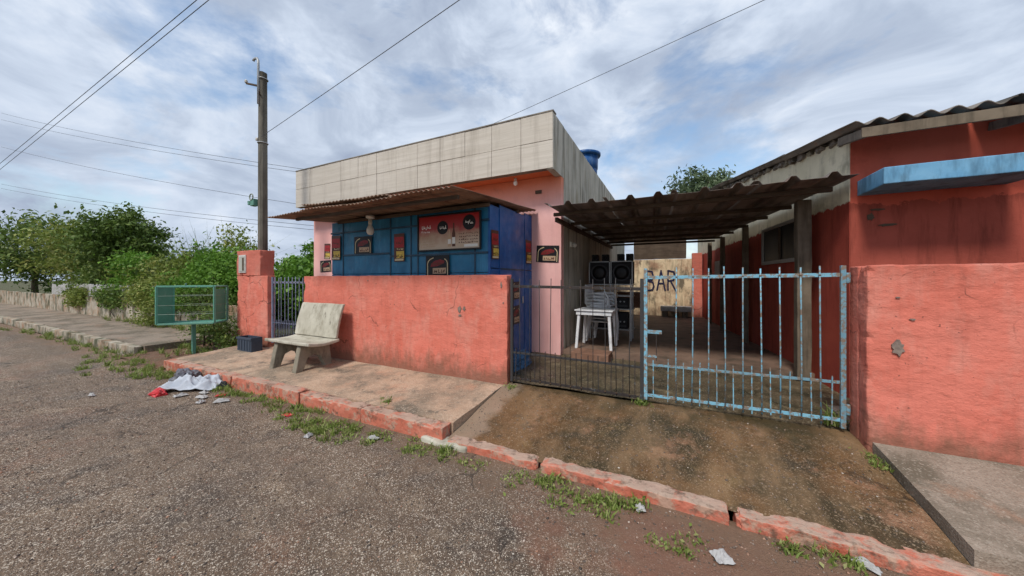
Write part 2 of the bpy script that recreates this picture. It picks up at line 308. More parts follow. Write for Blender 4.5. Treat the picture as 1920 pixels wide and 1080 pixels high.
ck = b.math('MULTIPLY', b.ramp(warp_edges(b, 0.55, 0.7, (1, 1, 0)), [(0.002, 0.7), (0.010, 0.0)]), b.ramp(b.noise(0.9, 4, loc=(5, 1, 3)), [(0.50, 0.0), (0.56, 1.0)]))
b.color(b.mix(ck, col, (0.03, 0.024, 0.02)))
M['road'] = b.m
b = ground('red_earth', ((0.21, 0.095, 0.055), (0.15, 0.085, 0.055)), (0.07, 0.045, 0.03), (0.36, 0.27, 0.20), [((0.09, 0.085, 0.04), 2.0, 0.5, 0.64, 0.7)], 0.9); M['earth'] = b.m
b = ground('damp_mossy_driveway_cement', ((0.140, 0.072, 0.030), (0.195, 0.108, 0.048)), (0.05, 0.030, 0.016), (0.44, 0.32, 0.21),
    [((0.050, 0.040, 0.020), 0.95, 0.44, 0.58, 0.92), ((0.34, 0.18, 0.105), 2.3, 0.57, 0.68, 0.75), ((0.29, 0.19, 0.085), 2.7, 0.60, 0.72, 0.5), ((0.05, 0.042, 0.028), 4.6, 0.55, 0.66, 0.7)], 0.6, 165, 0.5, 0.5)
ck = b.ramp(warp_edges(b, 1.1, 0.7, (1, 1, 0)), [(0.002, 0.8), (0.012, 0.0)])
rx = b.math('MULTIPLY', b.math('SUBTRACT', b.math('SUBTRACT', b.xyz()['X'], b.xyz()['Y']), -2.7), 1.6, True)
col = b.mix(b.math('MULTIPLY', b.math('MULTIPLY', ck, rx), b.ramp(b.noise(2.1, 4, loc=(3, 1, 0)), [(0.44, 0.0), (0.56, 1.0)])), b.b.inputs['Base Color'].links[0].from_socket, (0.03, 0.022, 0.015))
ms = b.math('MULTIPLY', b.math('SUBTRACT', b.math('ADD', b.xyz()['Y'], b.math('MULTIPLY', b.math('SUBTRACT', b.noise(2.2, 5, 0.68), 0.5), 1.5)), 3.62), 2.6, True)
col = b.mix(b.math('MULTIPLY', ms, 0.82), col, b.mix(b.noise(9, 4), (0.030, 0.030, 0.014), (0.085, 0.062, 0.030)))      # black moss where water lies along the gate
wt = b.ramp(b.noise(1.3, 4, 0.65, (1.6, 0.55, 1), (1.4, 0, 0)), [(0.48, 0.0), (0.66, 0.65)])
col = b.mix(wt, col, (0.29, 0.18, 0.095))                                       # paler tracks scrubbed by tyres
# pale cement strip laid against the end of the pavement slab
xs_ = b.math('ADD', b.xyz()['X'], b.math('MULTIPLY', b.math('SUBTRACT', b.noise(3.5, 6), 0.5), 0.45))
b.color(b.mix(b.ramp(xs_, [(-1.86 + 3.0, 0.75), (-1.70 + 3.0, 0.0)]) if False else b.math('MULTIPLY', b.math('MULTIPLY', b.math('SUBTRACT', -1.72, xs_), 9.0, True), 0.7), col, (0.34, 0.25, 0.18)))
b.rough(b.ramp(b.noise(1.2, 8, 0.68, loc=(4, 0, 0)), [(0.45, 0.52), (0.62, 0.22)])); M['drive'] = b.m
b = ground('wet_dark_yard_cement', ((0.085, 0.062, 0.034), (0.135, 0.100, 0.058)), (0.04, 0.032, 0.02), (0.36, 0.30, 0.20),
    [((0.035, 0.035, 0.022), 1.7, 0.46, 0.60, 0.9), ((0.24, 0.19, 0.11), 3.2, 0.56, 0.68, 0.7)], 0.5, 120, 0.4, 0.5)
b.rough(b.ramp(b.noise(1.7, 8, 0.68, loc=(4, 0, 0)), [(0.44, 0.7), (0.62, 0.22)])); M['yard'] = b.m
M['platform'] = paint('reddish_trodden_cement', (0.165, 0.105, 0.075), (0.225, 0.15, 0.11), 2.2, 0.65, stains=[((0.07, 0.055, 0.04), 2.5, (1, 1, 1), 0.48, 0.66, 0.8)])
b = ground('tan_sidewalk_cement', ((0.43, 0.29, 0.195), (0.53, 0.385, 0.275)), (0.20, 0.13, 0.085), (0.58, 0.47, 0.36),
    [((0.20, 0.16, 0.115), 1.1, 0.44, 0.60, 0.85), ((0.12, 0.105, 0.08), 2.6, 0.54, 0.66, 0.8), ((0.50, 0.27, 0.17), 1.9, 0.56, 0.70, 0.7), ((0.10, 0.09, 0.07), 6.5, 0.60, 0.68, 0.7)], 0.85, 110, 0.3, 0.45); M['walk'] = b.m
b = ground('grey_worn_cement', ((0.24, 0.19, 0.145), (0.31, 0.25, 0.195)), (0.12, 0.09, 0.065), (0.42, 0.36, 0.29),
    [((0.11, 0.092, 0.062), 1.3, 0.45, 0.60, 0.85), ((0.34, 0.20, 0.13), 2.0, 0.56, 0.68, 0.6)], 0.85, 110, 0.35, 0.45); M['walk_grey'] = b.m
b = ground('grassy_earth', ((0.10, 0.085, 0.045), (0.075, 0.09, 0.035)), (0.04, 0.04, 0.02), (0.16, 0.18, 0.08), [((0.14, 0.085, 0.05), 0.8, 0.52, 0.66, 0.7)], 0.95, 60, 0.6); M['terrain'] = b.m
b = NB('red_painted_kerb', 0.85, 0.2)
nz = b.n.new('ShaderNodeSeparateXYZ'); b.l.new(b.g.outputs['Normal'], nz.inputs[0])
col = b.mix(b.ramp(b.noise(4, 6), [(0.35, 0.0), (0.65, 1.0)]), (0.46, 0.125, 0.075), (0.56, 0.19, 0.125))
col = b.mix(b.ramp(b.noise(7, 8, 0.75), [(0.50, 0.0), (0.60, 0.8)]), col, (0.42, 0.30, 0.22))
wear = b.math('MULTIPLY', b.ramp(nz.outputs['Z'], [(0.5, 0.0), (0.9, 1.0)]), b.ramp(b.noise(5, 8, 0.75, loc=(7, 0, 0)), [(0.36, 0.0), (0.50, 0.9)]))
col = b.mix(wear, col, (0.42, 0.31, 0.24))                                   # treads have scraped the paint off the top
col = b.mix(b.ramp(b.noise(9, 7, 0.7, loc=(2, 3, 1)), [(0.53, 0.0), (0.66, 0.8)]), col, (0.12, 0.085, 0.06))
b.color(col); p = b.bump(b.noise(60, 5), 0.5, 0.01); b.bump(b.noise(9, 5), 0.6, 0.03, p); M['kerb'] = b.m

def leaf_mat(name, c1, c2, c3, trans=0.3):
    m = bpy.data.materials.new(name); m.use_nodes = True; n, l = nodes_of(m); n.clear()
    out = n.new('ShaderNodeOutputMaterial'); at = n.new('ShaderNodeAttribute'); at.attribute_name = 'tone'
    rp = n.new('ShaderNodeValToRGB'); l.new(at.outputs['Fac'], rp.inputs[0]); rp.color_ramp.elements.new(0.5)
    for e, (p_, c) in zip(rp.color_ramp.elements, ((0.0, c1), (0.55, c2), (1.0, c3))): e.position = p_; e.color = (*c, 1)
    d = n.new('ShaderNodeBsdfPrincipled'); d.inputs['Roughness'].default_value = 0.55; d.inputs['Specular IOR Level'].default_value = 0.3
    t = n.new('ShaderNodeBsdfTranslucent'); mx = n.new('ShaderNodeMixShader'); mx.inputs[0].default_value = trans
    l.new(rp.outputs[0], d.inputs['Base Color']); l.new(rp.outputs[0], t.inputs['Color'])
    l.new(d.outputs[0], mx.inputs[1]); l.new(t.outputs[0], mx.inputs[2]); l.new(mx.outputs[0], out.inputs[0]); return m
M['leaf_dark'] = leaf_mat('dark_olive_leaves', (0.055, 0.095, 0.018), (0.125, 0.195, 0.04), (0.27, 0.33, 0.09))
M['leaf_olive'] = leaf_mat('yellow_olive_leaves', (0.095, 0.13, 0.022), (0.22, 0.28, 0.055), (0.42, 0.40, 0.13))
M['leaf_bright'] = leaf_mat('bright_green_vine_leaves', (0.06, 0.14, 0.015), (0.13, 0.27, 0.03), (0.25, 0.42, 0.07))
M['leaf_grey'] = leaf_mat('grey_green_leaves', (0.08, 0.12, 0.06), (0.17, 0.23, 0.12), (0.33, 0.38, 0.25))
M['grass'] = leaf_mat('weedy_grass_blades', (0.09, 0.13, 0.025), (0.21, 0.28, 0.06), (0.44, 0.44, 0.19))

# ------------------------------------------------------------------ builders
def wpos(o):
    v = Vector((0, 0, 0))
    while o is not None: v = v + o.location; o = o.parent
    return v
def tag(o, label=None, cat=None, group=None, kind=None):
    if label: o['label'] = label
    if cat: o['category'] = cat
    if group: o['group'] = group
    if kind: o['kind'] = kind
    return o
def empty(name, loc, label=None, cat=None, group=None, kind=None):
    o = bpy.data.objects.new(name, None); COL.objects.link(o); o.location = loc; o.empty_display_size = 0.1
    return tag(o, label, cat, group, kind)
def link_mesh(name, me, mat, parent=None, origin=None, smooth=False):
    """verts arrive in world space; the object's origin is moved to `origin` (or its parent's)"""
    base = wpos(parent) if parent is not None else Vector((0, 0, 0))
    off = Vector(origin) if origin is not None else base
    me.transform(Matrix.Translation(-off))
    if mat is not None: me.materials.append(M[mat] if isinstance(mat, str) else mat)
    if smooth: me.polygons.foreach_set('use_smooth', [True] * len(me.polygons))
    o = bpy.data.objects.new(name, me); COL.objects.link(o)
    if parent is not None: o.parent = parent
    o.location = off - base
    me.update(); return o
class MB:
    def __init__(s): s.v = []; s.f = []
    def add(s, vs_, fs):
        k = len(s.v); s.v += [tuple(v) for v in vs_]; s.f += [tuple(i + k for i in f) for f in fs]; return s
    def box(s, x0, x1, y0, y1, z0, z1, xf=None):
        vs_ = [Vector((x, y, z_)) for z_ in (z0, z1) for y in (y0, y1) for x in (x0, x1)]
        if xf is not None: vs_ = [xf @ v for v in vs_]
        return s.add(vs_, [(0, 2, 3, 1), (4, 5, 7, 6), (0, 1, 5, 4), (2, 6, 7, 3), (0, 4, 6, 2), (1, 3, 7, 5)])
    def bar(s, p0, p1, w, d, up=(0, 0, 1)):
        p0, p1 = Vector(p0), Vector(p1); a = (p1 - p0).normalized(); u = Vector(up)
        if abs(a.dot(u)) > 0.95: u = Vector((1, 0, 0))
        sx = a.cross(u).normalized() * w / 2; sy = a.cross(sx).normalized() * d / 2
        vs_ = [p + i * sx + j * sy for p in (p0, p1) for (i, j) in ((-1, -1), (1, -1), (1, 1), (-1, 1))]
        return s.add(vs_, [(0, 1, 2, 3), (7, 6, 5, 4), (0, 4, 5, 1), (1, 5, 6, 2), (2, 6, 7, 3), (3, 7, 4, 0)])
    def tube(s, pts, rad, n=8, cap=True):
        pts = [Vector(p) for p in pts]; rr = rad if isinstance(rad, (list, tuple)) else [rad] * len(pts)
        k = len(s.v); prev = None
        for i, p in enumerate(pts):
            a = (pts[min(i + 1, len(pts) - 1)] - pts[max(i - 1, 0)]).normalized()
            if prev is None: prev = a.orthogonal().normalized()
            sx = (prev - a * prev.dot(a)).normalized(); sy = a.cross(sx); prev = sx
            for j in range(n):
                t = 2 * math.pi * j / n; s.v.append(tuple(p + (sx * math.cos(t) + sy * math.sin(t)) * rr[i]))
        for i in range(len(pts) - 1):
            for j in range(n):
                j2 = (j + 1) % n; s.f.append((k + i * n + j, k + i * n + j2, k + (i + 1) * n + j2, k + (i + 1) * n + j))
        if cap:
            s.f.append(tuple(k + j for j in reversed(range(n)))); s.f.append(tuple(k + (len(pts) - 1) * n + j for j in range(n)))
        return s
    def lathe(s, c, prof, n=24, axis=None):
        """prof: list of (radius, height) along +z (or along `axis`)"""
        q = Vector((0, 0, 1)).rotation_difference(Vector(axis)) if axis else None
        k = len(s.v)
        for (r_, h) in prof:
            for j in range(n):
                t = 2 * math.pi * j / n; v = Vector((r_ * math.cos(t), r_ * math.sin(t), h))
                if q: v = q @ v
                s.v.append(tuple(v + Vector(c)))
        for i in range(len(prof) - 1):
            for j in range(n):
                j2 = (j + 1) % n; s.f.append((k + i * n + j, k + i * n + j2, k + (i + 1) * n + j2, k + (i + 1) * n + j))
        s.f.append(tuple(k + j for j in reversed(range(n)))); s.f.append(tuple(k + (len(prof) - 1) * n + j for j in range(n)))
        return s
    def rbox(s, x0, x1, y0, y1, z0, z1, cell=0.15, amp=0.006, freq=3.0, seed=0.0, warp=None, chip=0.0):
        """box with a subdivided, slightly uneven surface"""
        lo = (x0, y0, z0); hi = (x1, y1, z1); nn = [max(1, int(round((hi[i] - lo[i]) / cell))) for i in range(3)]
        keys = {}; k0 = len(s.v)
        def vid(ix):
            if ix in keys: return keys[ix]
            p = Vector([lo[i] + (hi[i] - lo[i]) * ix[i] / nn[i] for i in range(3)])
            d = noise.noise_vector(p * freq + Vector((seed, seed * 1.7, seed * 0.3))) * amp
            d += noise.noise_vector(p * freq * 3.3 + Vector((seed, 5, 2))) * amp * 0.5
            q = p + d
            ex = [i for i in range(3) if ix[i] in (0, nn[i])]
            if chip and len(ex) >= 2:
                k = chip * max(0.0, noise.noise(p * 7.0 + Vector((seed, 1, 7))) * 1.6 + noise.noise(p * 23.0 + Vector((2, seed, 7))) * 0.9)
                for i in ex: q[i] += k if ix[i] == 0 else -k
            if warp: q = Vector(warp(q))
            keys[ix] = len(s.v); s.v.append(tuple(q)); return keys[ix]
        for ax in range(3):
            a, c = (ax + 1) % 3, (ax + 2) % 3
            for side in (0, nn[ax]):
                for i in range(nn[a]):
                    for j in range(nn[c]):
                        q = []
                        for (di, dj) in ((0, 0), (1, 0), (1, 1), (0, 1)):
                            t = [0, 0, 0]; t[ax] = side; t[a] = i + di; t[c] = j + dj; q.append(vid(tuple(t)))
                        s.f.append(tuple(q) if side else tuple(reversed(q)))
        return s
    def poly(s, pts, thick):
        """flat polygon (list of 3-D points, one plane) given a thickness vector"""
        n = len(pts); t = Vector(thick); p = [Vector(q) for q in pts]
        return s.add(p + [q + t for q in p], [tuple(reversed(range(n))), tuple(range(n, 2 * n))] + [(i, (i + 1) % n, n + (i + 1) % n, n + i) for i in range(n)])
    def build(s, name, mat, parent=None, origin=None, bevel=0.0, smooth=False, seg=2):
        me = bpy.data.meshes.new(name); me.from_pydata(s.v, [], s.f)
        bm = bmesh.new(); bm.from_mesh(me); bmesh.ops.recalc_face_normals(bm, faces=bm.faces); bm.to_mesh(me); bm.free()
        if parent is None and origin is None:
            a = np.array(s.v); origin = (float((a[:, 0].min() + a[:, 0].max()) / 2), float((a[:, 1].min() + a[:, 1].max()) / 2), float(a[:, 2].min()))
        o = link_mesh(name, me, mat, parent, origin, smooth)
        if bevel:
            md = o.modifiers.new('bevel', 'BEVEL'); md.width = bevel; md.segments = seg; md.limit_method = 'ANGLE'; md.angle_limit = R(50)
        return o
def fast_mesh(name, verts, quads, tone=None):
    me = bpy.data.meshes.new(name); nv = len(verts); nf = len(quads); k = quads.shape[1]
    me.vertices.add(nv); me.vertices.foreach_set('co', verts.astype(np.float32).ravel())
    me.loops.add(nf * k); me.loops.foreach_set('vertex_index', quads.astype(np.int32).ravel())
    me.polygons.add(nf); me.polygons.foreach_set('loop_start', np.arange(0, nf * k, k, dtype=np.int32))
    me.update(calc_edges=True)
    if tone is not None:
        a = me.attributes.new('tone', 'FLOAT', 'POINT'); a.data.foreach_set('value', tone.astype(np.float32))
    me.validate(); return me
rng = np.random.default_rng(7)
rnd = random.Random(11)

def strip(name, mat, xs, ys, zf, kind='structure', amp=0.0, freq=1.5, skirt=None):
    """a ground sheet on a grid xs x ys with height zf(x, y)"""
    v = []
    for y in ys:
        for x in xs:
            v.append((x, y, zf(x, y) + amp * noise.noise(Vector((x * freq, y * freq, 3.3)))))
    nx, ny = len(xs), len(ys); f = [(j * nx + i, j * nx + i + 1, (j + 1) * nx + i + 1, (j + 1) * nx + i) for j in range(ny - 1) for i in range(nx - 1)]
    if skirt is not None:
        ring = [i for i in range(nx)] + [j * nx + nx - 1 for j in range(1, ny)] + [(ny - 1) * nx + i for i in range(nx - 2, -1, -1)] + [j * nx for j in range(ny - 2, 0, -1)]
        k = len(v); v += [(v[i][0], v[i][1], skirt) for i in ring]; n = len(ring)
        f += [(ring[i], k + i, k + (i + 1) % n, ring[(i + 1) % n]) for i in range(n)]
    me = bpy.data.meshes.new(name); me.from_pydata(v, [], f)
    o = link_mesh(name, me, mat, None, (0, 0, 0)); tag(o, kind=kind); return o
def lin(a, b, n): return [a + (b - a) * i / (n - 1) for i in range(n)]

# ------------------------------------------------------------------ the ground
strip('terrain', 'terrain', lin(-1200, 1200, 9), lin(-1200, 1200, 9), lambda x, y: -0.34)
def road_z(x, y): return -0.222 + 0.012 * math.sin(x * 0.7) * math.cos(y * 0.9)
strip('road', 'road', lin(-70, -12, 20) + lin(-11.5, 8, 80) + lin(9, 60, 12), lin(-12, -1, 12) + lin(-0.8, 2.66, 30), road_z, amp=0.012, freq=2.2)
strip('side_lane', 'earth', lin(-10.6, -8.35, 12), lin(2.55, 9.0, 18), lambda x, y: -0.20 + 0.02 * (y - 2.5), amp=0.04, freq=2.0)
strip('sidewalk', 'walk', lin(-8.42, -2.03, 44), lin(2.775, 4.20, 12), lambda x, y: -0.065 + 0.065 * min(1, (y - 2.775) / 1.1), amp=0.012, freq=2.4, skirt=-0.26)
def ramp_z(x, y): return -0.168 + 0.190 * min(1.0, max(0.0, (y - 2.66) / 1.2)) + 0.006 * x
strip('driveway', 'drive', lin(-2.02, 1.47, 36), lin(2.66, 4.02, 17), ramp_z, amp=0.016, freq=2.6)
strip('sidewalk', 'walk_grey', lin(1.475, 7.0, 24), lin(2.70, 4.6, 12), lambda x, y: -0.045 + 0.13 * min(1, (y - 2.775) / 0.95), amp=0.01, skirt=-0.26)
strip('yard_floor', 'yard', lin(-2.45, 2.2, 34), lin(4.02, 6.2, 22), lambda x, y: 0.028 + 0.012 * (y - 4.02), amp=0.02, freq=2.3)
strip('yard_platform', 'platform', lin(-1.82, 2.1, 20), lin(5.85, 14.2, 34), lambda x, y: 0.125, amp=0.008, skirt=-0.05)
strip('garden_ground', 'terrain', lin(-70, -9.0, 40), lin(4.55, 30, 16), lambda x, y: -0.02, amp=0.05)
strip('sidewalk', 'walk_grey', lin(-60, -10.45, 70), lin(2.95, 4.5, 8), lambda x, y: -0.055 + 0.03 * (y - 2.95), amp=0.02, skirt=-0.3)

kerb = empty('kerb', (-3, 2.7, -0.25), kind='structure')
kj = [-8.44, -7.80, -6.05, -4.36, -3.21, -2.04]
for i in range(len(kj) - 1):
    w = (lambda q: (q[0], q[1] + 0.012 * (q[2] + 0.07), q[2] - 0.004))
    MB().rbox(kj[i] + 0.008, kj[i + 1] - 0.010, 2.615, 2.772, -0.27, -0.062 + rnd.uniform(-0.012, 0.008), 0.03, 0.010, 7.0, i * 3.1, None, 0.017).build('kerb_stone', 'kerb', kerb, bevel=0.006)
kj = [-1.98, -1.02, 0.36, 1.95, 3.6, 5.2]
for i in range(len(kj) - 1):
    top = (-0.150, -0.142, -0.146, -0.07, -0.06)[i]
    MB().rbox(kj[i] + (0.02 if i else 0.0), kj[i + 1] - 0.022, 2.60, 2.735, -0.27, top, 0.028, 0.012, 7.0, 20 + i * 2.3, None, 0.018).build('kerb_stone', 'kerb', kerb, bevel=0.006)
kerb2 = empty('kerb', (-20, 2.9, -0.25), kind='structure')
x = -10.5; i = 0
while x > -46:
    MB().rbox(x - 0.98, x - 0.012, 2.80, 2.945, -0.3, -0.05 + rnd.uniform(-0.02, 0.01), 0.12, 0.016, 4, 50 + i).build('kerb_stone', 'white_wall', kerb2, bevel=0.012); x -= 1.0; i += 1
MB().rbox(-2.28, -2.03 + 0.30, 2.56, 2.72, -0.27, -0.17, 0.05, 0.02, 6, 77).build('broken_kerb_piece', 'concrete', None, bevel=0.02)
tag(bpy.data.objects['broken_kerb_piece'], 'broken pale lump of kerb at the foot of the driveway ramp', 'rubble')

# ------------------------------------------------------------------ the pink bar building
house = empty('bar_building', (-5.35, 5.9, 0.0), 'pink single-storey bar with beige tiled fascia and streaked cream side wall', 'building')
XR = -1.81
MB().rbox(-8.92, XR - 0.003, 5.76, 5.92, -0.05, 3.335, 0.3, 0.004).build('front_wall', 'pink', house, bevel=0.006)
sm = MB()
sm.rbox(XR - 0.16, XR, 5.925, 14.6, -0.05, 4.255, 0.35, 0.006, 2, 4); sm.build('side_wall', 'side_cream', house, bevel=0.006)
MB().rbox(XR - 0.12, XR + 0.002, 5.302, 5.922, 3.30, 4.262, 0.2, 0.004, 2, 9).build('fascia_return', 'side_cream', house, bevel=0.004)
MB().rbox(-8.92, XR - 0.122, 5.305, 5.42, 3.318, 4.245, 0.5, 0.002).build('fascia_backing', 'grout', house)
MB().box(-8.90, XR - 0.122, 5.422, 5.758, 3.335, 3.42).build('soffit', 'soffit', house)
MB().box(-8.94, XR - 0.162, 5.93, 14.5, 3.9, 4.0).build('roof_slab', 'concrete_dark', house)
MB().box(-8.93, -8.78, 5.93, 14.5, -0.05, 4.25).build('side_wall', 'side_cream', house)
MB().box(-8.78, XR - 0.162, 14.35, 14.5, -0.05, 4.2).build('rear_wall', 'side_cream', house)
nt = 12; tw = (XR + 8.935) / nt
for row in range(2):
    for k in range(nt):
        x0 = -8.935 + k * tw; z0 = 3.315 + row * 0.478
        j = rnd.uniform(-0.003, 0.003)
        MB().box(x0 + 0.0035, x0 + tw - 0.0035, 5.286 + j, 5.303, z0 + 0.0035, z0 + 0.4735).build('tile', 'tile', house, bevel=0.002)
MB().box(-8.94, XR + 0.012, 5.275, 5.44, 4.268, 4.292).build('coping', 'grout', house, bevel=0.003)
MB().box(-2.31, -2.19, 5.735, 5.759, 3.03, 3.09).build('vent', 'wood', house)
lamp = empty('bulb_lamp', (-2.66, 5.6, 3.22), 'bare round light bulb under the salmon soffit of the pink bar', 'lamp')
MB().lathe((-2.66, 5.6, 3.29), [(0.022, 0), (0.028, 0.02), (0.028, 0.046)], 12).build('socket', 'ceramic', lamp, smooth=True)
MB().lathe((-2.66, 5.6, 3.19), [(0.004, 0), (0.028, 0.012), (0.042, 0.045), (0.036, 0.075), (0.02, 0.105)], 14).build('bulb', 'glass_bulb', lamp, smooth=True)

tank = empty('water_tank', (-2.62, 11.0, 4.0), 'round blue plastic water tank on the roof of the pink bar', 'water tank')
MB().lathe((-2.62, 11.0, 4.002), [(0.33, 0), (0.36, 0.5), (0.345, 0.52), (0.37, 0.55), (0.39, 1.05), (0.38, 1.08), (0.405, 1.1), (0.42, 1.52)], 36).build('body', 'tank', tank, smooth=True)
MB().lathe((-2.62, 11.0, 5.524), [(0.485, 0), (0.50, 0.03), (0.50, 0.09), (0.43, 0.12), (0.20, 0.17), (0.12, 0.19)], 36).build('lid', 'tank', tank, smooth=True)
MB().tube([(-2.55, 10.56, 5.25), (-2.55, 10.42, 5.25), (-2.55, 10.40, 5.2), (-2.55, 10.40, 4.05)], 0.025, 8).build('pipe', 'ceramic', tank, smooth=True)

# ------------------------------------------------------------------ the kiosk in front of it
kiosk = empty('kiosk', (-4.14, 4.9, 0.03), 'blue sheet-steel kiosk built against the front of the pink bar', 'kiosk')
KX0, KX1, KY0, KY1, KZ = -5.89, -2.39, 4.16, 5.756, 2.52
edges = [KX0, -5.56, -4.35, -3.89, -3.74, -2.64, KX1]
for i in range(len(edges) - 1):
    MB().box(edges[i] + 0.004, edges[i + 1] - 0.004, KY0, KY0 + 0.02, 0.03, 1.515).build('lower_panel', 'teal', kiosk, bevel=0.002)
    MB().box(edges[i] + 0.004, edges[i + 1] - 0.004, KY0, KY0 + 0.02, 1.523, 2.50).build('upper_panel', 'teal', kiosk, bevel=0.002)
for xx in edges[1:-1]:
    MB().box(xx - 0.014, xx + 0.014, KY0 - 0.010, KY0 - 0.001, 0.03, 2.50).build('frame', 'dark_frame', kiosk, bevel=0.002)
MB().box(KX0, KX1, KY0 - 0.026, KY0 - 0.012, 2.28, 2.31).build('frame', 'dark_frame', kiosk, bevel=0.002)
MB().box(-5.54, -4.37, KY0 - 0.024, KY0 - 0.012, 1.855, 1.885).build('frame', 'dark_frame', kiosk, bevel=0.002)
MB().box(-4.33, KX1 - 0.02, KY0 - 0.024, KY0 - 0.012, 1.80, 1.83).build('frame', 'dark_frame', kiosk, bevel=0.002)
ye = [KY0 + 0.022, 4.46, 5.42, KY1]
for i in range(3):
    MB().box(KX1 - 0.02, KX1, ye[i] + 0.004, ye[i + 1] - 0.004, 0.03, 1.58).build('side_panel', 'blue', kiosk, bevel=0.002)
    MB().box(KX1 - 0.02, KX1, ye[i] + 0.004, ye[i + 1] - 0.004, 1.592, 2.52 + 0.05 * i).build('side_panel', 'blue', kiosk, bevel=0.002)
for yy in ye[1:-1]:
    MB().box(KX1 + 0.001, KX1 + 0.011, yy - 0.011, yy + 0.011, 0.03, 2.5).build('frame', 'blue', kiosk, bevel=0.002)
MB().box(KX1 + 0.001, KX1 + 0.009, 4.48, 5.40, 1.574, 1.598).build('frame', 'dark_frame', kiosk, bevel=0.002)
MB().box(KX1 - 0.03, KX1 + 0.006, KY0 - 0.004, KY0 + 0.021, 0.03, 2.51).build('corner_post', 'blue', kiosk, bevel=0.003)
MB().box(KX0, KX0 + 0.02, KY0 + 0.022, KY1, 0.03, 2.5).build('side_panel', 'teal', kiosk)
MB().box(KX0 + 0.03, KX1 - 0.03, KY0 + 0.03, KY1 - 0.01, 2.44, 2.47).build('ceiling', 'wood', kiosk)
MB().box(KX1 + 0.001, KX1 + 0.02, 5.30, 5.34, 1.0, 1.12).build('door_handle', 'galv', kiosk, bevel=0.003)

# corrugated sheets ------------------------------------------------
def sheet(x0, x1, y0, y1, zf, pitch, amp, kind='sine', thick=0.004, ny=6, per=8, wob=0.006, seed=0.0, x_shear=None):
    L = x1 - x0; n = max(4, int(L / pitch * per)); pts = []
    for i in range(n + 1):
        x = x0 + L * i / n; u = (x - x0) / pitch; t = u - math.floor(u)
        if kind == 'sine': h = amp * math.cos(2 * math.pi * u)
        else: h = amp * (1 if t < 0.14 else (1 - (t - 0.14) / 0.10 if t < 0.24 else (0 if t < 0.90 else (t - 0.90) / 0.10)))
        pts.append((x, h))
    m = MB(); vs_ = []
    for off in (0, 1):
        for j in range(ny + 1):
            y = y0 + (y1 - y0) * j / ny
            for (x, h) in pts:
                wz = wob * noise.noise(Vector((x * 1.3, y * 1.1, seed))) * 2
                xs = x_shear(x, y) if x_shear else x
                edge = wob * 1.5 * noise.noise(Vector((x * 2.1, seed, 4))) if j in (0, ny) else 0
                vs_.append((xs, y + edge, zf(xs, y) + h + wz + off * thick))
    w = len(pts); nl = w * (ny + 1); fs = []
    for j in range(ny):
        for i in range(w - 1):
            a = j * w + i
            fs.append((a, a + w, a + w + 1, a + 1)); fs.append((nl + a, nl + a + 1, nl + a + w + 1, nl + a + w))
    for i in range(w - 1):
        fs.append((i, i + 1, nl + i + 1, nl + i)); a = ny * w + i; fs.append((a, nl + a, nl + a + 1, a + 1))
    for j in range(ny):
        a = j * w; fs.append((a, nl + a, nl + a + w, a + w)); a = j * w + w - 1; fs.append((a, a + w, nl + a + w, nl + a))
    return m.add(vs_, fs)

awning = empty('kiosk_awning', (-4.2, 4.2, 2.4), 'rusty corrugated awning over the blue kiosk, jutting above the pavement', 'awning')
AZ = lambda x, y: 2.462 + (y - 3.1) * 0.085 + 0.004 * x + 0.02
xs = [-6.06, -5.12, -4.18, -3.24, -2.30]
for i in range(4):
    sheet(xs[i] - 0.03, xs[i + 1] + 0.03, 3.10 + (0.03, 0, 0.015, -0.01)[i], 5.72, lambda x, y, i=i: AZ(x, y) + (0.014 if i % 2 else 0.0), 0.076, 0.011, seed=i * 3.0, wob=0.01).build('sheet', 'rust_sheet', awning, smooth=False)
for i, (x0, x1) in enumerate(((-5.22, -4.30), (-4.36, -3.40), (-3.46, -2.62))):
    sheet(x0, x1, 3.17 + 0.02 * i, 4.75, lambda x, y: AZ(x, y) + 0.035 + max(0, (-x - 2.8)) * 0.030 - (y - 3.15) * 0.012, 0.076, 0.011, seed=30 + i * 2.0, wob=0.016).build('sheet', 'rust_sheet', awning)
for yy in (3.34, 4.10, 5.1):
    zt = AZ(-4.2, yy) - 0.034
    MB().bar((-5.62, yy, zt - 0.025 - 0.007), (-2.36, yy, zt - 0.025 + 0.007), 0.04, 0.05).build('purlin', 'wood', awning, bevel=0.004)
lamp = empty('hanging_lamp', (-4.58, 3.93, 2.22), 'grubby white ceramic lamp holder hanging below the rusty awning', 'lamp')
MB().lathe((-4.58, 3.93, 2.44), [(0.03, 0), (0.07, 0.015), (0.075, 0.05), (0.02, 0.065)], 16).build('rose', 'ceramic', lamp, smooth=True)
MB().lathe((-4.58, 3.93, 2.34), [(0.028, 0), (0.032, 0.03), (0.028, 0.105)], 14).build('holder', 'ceramic', lamp, smooth=True)
MB().lathe((-4.58, 3.93, 2.17), [(0.01, 0), (0.04, 0.01), (0.062, 0.05), (0.058, 0.10), (0.035, 0.15), (0.026, 0.175)], 16).build('bulb', 'ceramic', lamp, smooth=True)

